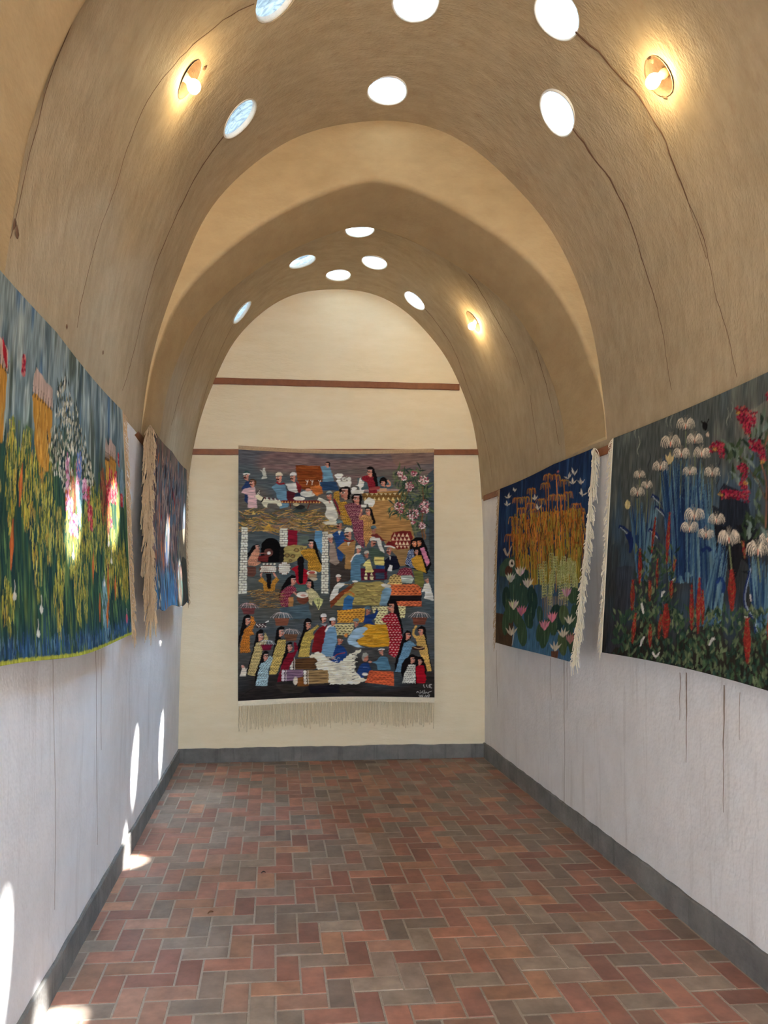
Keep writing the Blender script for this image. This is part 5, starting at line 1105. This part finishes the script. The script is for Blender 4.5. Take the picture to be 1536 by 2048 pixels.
M['yarn_h'] = yarn_mat('woven_wool_across', 'h'); M['yarn_v'] = yarn_mat('woven_wool_upright', 'v')
M['back_cloth'] = simple('tapestry_back', lin4(150, 136, 116), .95, .3, 80, .2)
M['cotton'] = simple('cotton_warp', lin4(238, 226, 200), .95, .2, 60, .12)
M['cord'] = simple('fringe_cotton', lin4(229, 212, 178), .95, .2, 60, .16)
M['cotton_brown'] = simple('dusty_warp', lin4(190, 160, 124), .95, .2, 60, .25)

def cloth(root, corners, img, mat, wave, thick=0.009):
    """dense woven panel between four world corners (tl, tr, br, bl) with the picture as yarn colours; wave(u, v) pushes it off the wall"""
    h, w = img.shape[:2]
    tl, tr, br, bl = [np.asarray(c, float) for c in corners]
    nv = np.cross(tr - tl, bl - tl); nv /= np.linalg.norm(nv)
    if nv @ (CAM + np.array([0.5, 3.0, 0]) - tl) < 0: nv = -nv
    def surf(U, V, off):
        U = U[..., None]; V = V[..., None]
        P = (tl * (1 - U) + tr * U) * (1 - V) + (bl * (1 - U) + br * U) * V
        dw, dz = wave(U[..., 0], V[..., 0])
        P = P + nv * (dw + off)[..., None]; P[..., 2] += dz
        return P
    U, V = np.meshgrid((np.arange(w)) / (w - 1), (np.arange(h)) / (h - 1))
    front = surf(U, V, 0 * U).reshape(-1, 3)
    i = np.arange(h * w).reshape(h, w)
    a, b, c, d = i[:-1, :-1].ravel(), i[:-1, 1:].ravel(), i[1:, 1:].ravel(), i[1:, :-1].ravel()
    quads = np.stack([a, b, c, d], 1)
    # check orientation
    e1 = front[quads[0, 1]] - front[quads[0, 0]]; e2 = front[quads[0, 3]] - front[quads[0, 0]]
    if np.cross(e1, e2) @ nv < 0: quads = quads[:, ::-1]
    loop = np.concatenate([i[0, :], i[1:, -1], i[-1, -2::-1], i[-2:0:-1, 0]])
    lu, lv = U.ravel()[loop], V.ravel()[loop]
    rim = surf(lu, lv, np.full(len(lu), -thick)); n0 = len(front); nl = len(loop); k = np.arange(nl)
    side = np.stack([loop, n0 + k, n0 + (k + 1) % nl, loop[(k + 1) % nl]], 1)
    verts = np.vstack([front, rim]); faces = np.vstack([quads, side])
    me = bpy.data.meshes.new('woven_panel'); me.vertices.add(len(verts)); me.vertices.foreach_set('co', (verts - np.array(root.location)).astype(np.float32).ravel())
    me.loops.add(faces.size); me.loops.foreach_set('vertex_index', faces.astype(np.int32).ravel())
    me.polygons.add(len(faces)); me.polygons.foreach_set('loop_start', (np.arange(len(faces)) * 4).astype(np.int32))
    me.polygons.foreach_set('use_smooth', np.concatenate([np.ones(len(quads), bool), np.zeros(len(side), bool)]))
    me.update(calc_edges=True); me.materials.append(mat)
    colr = np.ones((len(verts), 4), np.float32); colr[:n0, :3] = img.reshape(-1, 3); colr[n0:, :3] = img.reshape(-1, 3)[loop]
    at = me.color_attributes.new('yarn', 'FLOAT_COLOR', 'POINT'); at.data.foreach_set('color', colr.ravel())
    o = bpy.data.objects.new('woven_panel', me); col.objects.link(o); o.parent = root
    # plain back
    ub, vb = np.meshgrid(np.linspace(0, 1, 40), np.linspace(0, 1, 40)); B = surf(ub, vb, np.full(ub.shape, -thick)).reshape(-1, 3) - np.array(root.location)
    j = np.arange(1600).reshape(40, 40); fq = np.stack([j[:-1, :-1].ravel(), j[1:, :-1].ravel(), j[1:, 1:].ravel(), j[:-1, 1:].ravel()], 1)
    mesh_obj('backing', B, [tuple(map(int, q)) for q in fq], M['back_cloth'], root, smooth=True)
    return surf, nv

def strand_mesh(paths, radius, taper=0.5, sides=4):
    V = []; Fc = []
    for P in paths:
        P = np.asarray(P, float); n = len(P); T = np.gradient(P, axis=0); b = len(V)
        for k in range(n):
            t = T[k] / max(np.linalg.norm(T[k]), 1e-9); s1 = np.cross(t, (0.31, 0.92, 0.21)); s1 /= np.linalg.norm(s1); s2 = np.cross(t, s1)
            r = radius * (1 - (1 - taper) * k / (n - 1))
            for q in range(sides): a = 2 * PI * q / sides; V.append(P[k] + (s1 * math.cos(a) + s2 * math.sin(a)) * r)
        for k in range(n - 1):
            for q in range(sides): i = b + k * sides; Fc.append((i + q, i + (q + 1) % sides, i + sides + (q + 1) % sides, i + sides + q))
        Fc.append(tuple(b + (n - 1) * sides + q for q in range(sides)))
    return V, Fc

def side_fringe(root, surf, nv, u_edge, out_u, n, length, mat, seed, band=0.012, wild=1.0, width_m=1.0, rad=.0022):
    """warp ends along a vertical edge: a plain selvage strip and tufts that droop"""
    rr = random.Random(seed); o = np.array(root.location); paths = []
    du = 1.0 / width_m
    for k in range(n):
        v = (k + rr.random()) / n
        u = np.array(u_edge + out_u * band * du); P0 = surf(np.array(u), np.array(v), np.array(-.003))
        L_ = length * rr.uniform(.5, 1.25); e = surf(np.array(u_edge + out_u * (band + L_) * du), np.array(v), np.array(0.0)) - P0; e /= np.linalg.norm(e)
        f = rr.uniform(-.5, .9) * wild; drop = rr.uniform(.3, 1.5)
        paths.append([P0 - o, P0 + e * L_ * .4 + nv * f * .006 - o - np.array([0, 0, L_ * .18 * drop]), P0 + e * L_ * .68 + nv * f * .013 - o - np.array([0, 0, L_ * .55 * drop]), P0 + e * L_ * .8 + nv * f * .016 - o - np.array([0, 0, L_ * 1.05 * drop])])
    V, Fc = strand_mesh(paths, rad, .55)
    fr = mesh_obj('fringe', V, Fc, mat, root); fr['kind'] = 'stuff'
    vs_ = np.linspace(0, 1, 60); A = []; 
    for v in vs_:
        for du_, off in ((0, .001), (band * .5, .003), (band, .001), (band, -.007), (0, -.007)): A.append(surf(np.array(u_edge + out_u * du_ * du), np.array(v), np.array(off)) - o)
    Fq = []
    for k in range(59):
        for q in range(5): i = k * 5; Fq.append((i + q, i + (q + 1) % 5, i + 5 + (q + 1) % 5, i + 5 + q))
    mesh_obj('selvage', A, Fq, mat, root)

def tapestry(corners, quad, grid, paint, weft, gain, wave, label, seed):
    root = empty('tapestry', tuple(np.mean([corners[2], corners[3]], axis=0)))
    tag(root, label, 'tapestry', 'woven wall tapestries')
    L = Loom(grid[0] * 2, grid[1] * 2, quad, seed); paint(L); img = L.finish(weft, gain)
    surf, nv = cloth(root, corners, img, M['yarn_' + weft], wave)
    return root, surf, nv

# village scene on the end wall
c = [on_y(477, 897, 6.735), on_y(868, 903, 6.735), on_y(869, 1396, 6.725), on_y(476, 1403, 6.725)]
q = [(477, 897), (868, 903), (869, 1396), (476, 1403)]
def wave0(u, v): return 0.004 * np.sin(7 * u + 2 * v) * v + 0.003 * np.sin(3.1 * u * PI), -0.030 * np.sin(PI * np.clip(u * 1.0, 0, 1)) * (1 - v) ** 6 * .9 + 0.045 * np.sin(PI * u) * v ** 6 * .5
root, surf, nv = tapestry(c, q, (400, 510), village, 'h', GAIN_END, wave0, 'large village-scene tapestry with many figures on the end wall', 1)
o = np.array(root.location)
def strip(name, v0, v1, off, th, mat):
    us = np.linspace(0, 1, 60); A = []
    for u in us:
        for v, f in ((v0, off), ((v0 + v1) / 2, off + th * .4), (v1, off), (v1, off - th), (v0, off - th)): A.append(surf(np.array(u), np.array(v), np.array(f)) - o)
    Fq = []
    for k in range(59):
        for q_ in range(5): i = k * 5; Fq.append((i + q_, i + (q_ + 1) % 5, i + 5 + (q_ + 1) % 5, i + 5 + q_))
    Fq += [tuple(range(5)), tuple(range(59 * 5, 60 * 5))[::-1]]
    return mesh_obj(name, A, Fq, mat, root)
strip('heading_band', .998, 1.019, .002, .010, M['cotton']); strip('top_hem', -.012, .004, .002, .012, M['cotton_brown'])
rr = random.Random(5); kinds = []
for k in range(6):
    Lc = .205 * rr.uniform(.9, 1.1); jx = [rr.uniform(-.004, .004) for _ in range(6)]; jy = [rr.uniform(-.003, .003) for _ in range(6)]
    P = [(jx[i] * i / 4, jy[i] * i / 4 - (.002 if i else 0), -Lc * i / 5) for i in range(6)]
    V, Fc = strand_mesh([P, [(jx[5], jy[5], -Lc + .012), (jx[5], jy[5], -Lc - .004)]], .0054, .8, 5)
    me = bpy.data.meshes.new('fringe_cord'); me.from_pydata([tuple(map(float, v)) for v in V], [], Fc); me.materials.append(M['cord']); kinds.append(me)
NC = 112
for k in range(NC):
    u = (k + .5) / NC; P = surf(np.array(u), np.array(1.016), np.array(-.002)) - o
    ob = bpy.data.objects.new('fringe_cord', kinds[rr.randrange(6)]); col.objects.link(ob); ob.parent = root
    ob.location = tuple(P + np.array([rr.uniform(-.003, .003), rr.uniform(-.002, .002), 0])); ob.rotation_euler = (rr.uniform(-.02, .02), rr.uniform(-.05, .05), rr.uniform(0, 6.28)); ob.scale = (1, 1, rr.uniform(.86, 1.1))

# right wall, near: white lilies
def quad_of(c): return [to_px(p) for p in c]
y_n = 1.75
c = [np.array([1.93, 4.01, 2.456]), np.array([1.93, y_n, 2.462]), np.array([1.86, y_n, 1.20]), np.array([1.868, 4.04, 1.232])]
def wave1(u, v): return 0.012 * np.sin(5 * u + .5) * v + .010 * np.sin(9 * u) * v * v, -.012 * np.abs(np.sin(4.5 * u)) * (1 - v) ** 4 + .02 * np.sin(5 * u) * v ** 4
root, surf, nv = tapestry(c, quad_of(c), (420, 330), lilies, 'v', GAIN_R, wave1, 'large dark tapestry of white lilies and red flowers on the right wall', 2)
side_fringe(root, surf, nv, 0, -1, 260, .035, M['cotton'], 21, .016, 1.0, 2.26, .0020)
# right wall, far: golden reeds on blue
c = [np.array([1.93, 6.119, 2.443]), np.array([1.93, 4.275, 2.458]), np.array([1.795, 4.293, 1.149]), np.array([1.887, 6.148, 1.124])]
def wave2(u, v): return 0.010 * np.sin(6 * u) * v + .006 * np.sin(4 * v + 3 * u), -.010 * np.abs(np.sin(4.7 * u)) * (1 - v) ** 4
root, surf, nv = tapestry(c, quad_of(c), (300, 330), reeds, 'v', GAIN_R, wave2, 'blue tapestry with golden reeds and water lilies on the right wall', 3)
side_fringe(root, surf, nv, 1, 1, 520, .060, M['cotton'], 22, .012, 2.4, 1.84, .0030); side_fringe(root, surf, nv, 0, -1, 200, .05, M['cotton_brown'], 23, .012, 1.0, 1.84)
# left wall, near: flower meadow
c = [np.array([-.772, 1.50, 2.522]), np.array([-.778, 3.79, 2.510]), np.array([-.728, 3.79, 1.353]), np.array([-.79, 1.50, 1.375])]
def wave3(u, v): return 0.006 * np.sin(6 * u + 1) * v + .004 * np.sin(13 * u) * v - .018 * np.sin(PI * v) * np.sin(PI * np.clip(u, 0, 1)) ** .5, -.014 * np.abs(np.sin(6.3 * u)) * (1 - v) ** 4 + .02 * np.sin(7 * u) * v ** 4
root, surf, nv = tapestry(c, quad_of([c[0], c[1], c[2], c[3]]), (460, 330), meadow, 'v', GAIN_L, wave3, 'large flower-meadow tapestry in yellow and green on the left wall', 4)
side_fringe(root, surf, nv, 1, 1, 420, .055, M['cotton_brown'], 24, .010, 1.2, 2.26, .0022)
# left wall, far: brown thicket
c = [np.array([-.745, 4.40, 2.567]), np.array([-.745, 6.20, 2.585]), np.array([-.72, 6.24, 1.469]), np.array([-.72, 4.33, 1.457])]
def wave4(u, v): return 0.014 * np.sin(9 * u + 1) * v + .010 * np.sin(5 * v + 2), -.016 * np.abs(np.sin(6.3 * u)) * (1 - v) ** 4 + .012 * np.sin(16 * u) * v ** 4
root, surf, nv = tapestry(c, quad_of(c), (260, 300), thicket, 'v', GAIN_L, wave4, 'faded brown and blue tapestry with shaggy edges on the left wall', 5)
side_fringe(root, surf, nv, 0, -1, 620, .115, M['cotton_brown'], 25, .012, 3.4, 1.85, .0036); side_fringe(root, surf, nv, 1, 1, 260, .035, M['cotton_brown'], 26, .012, 1.2, 1.85)
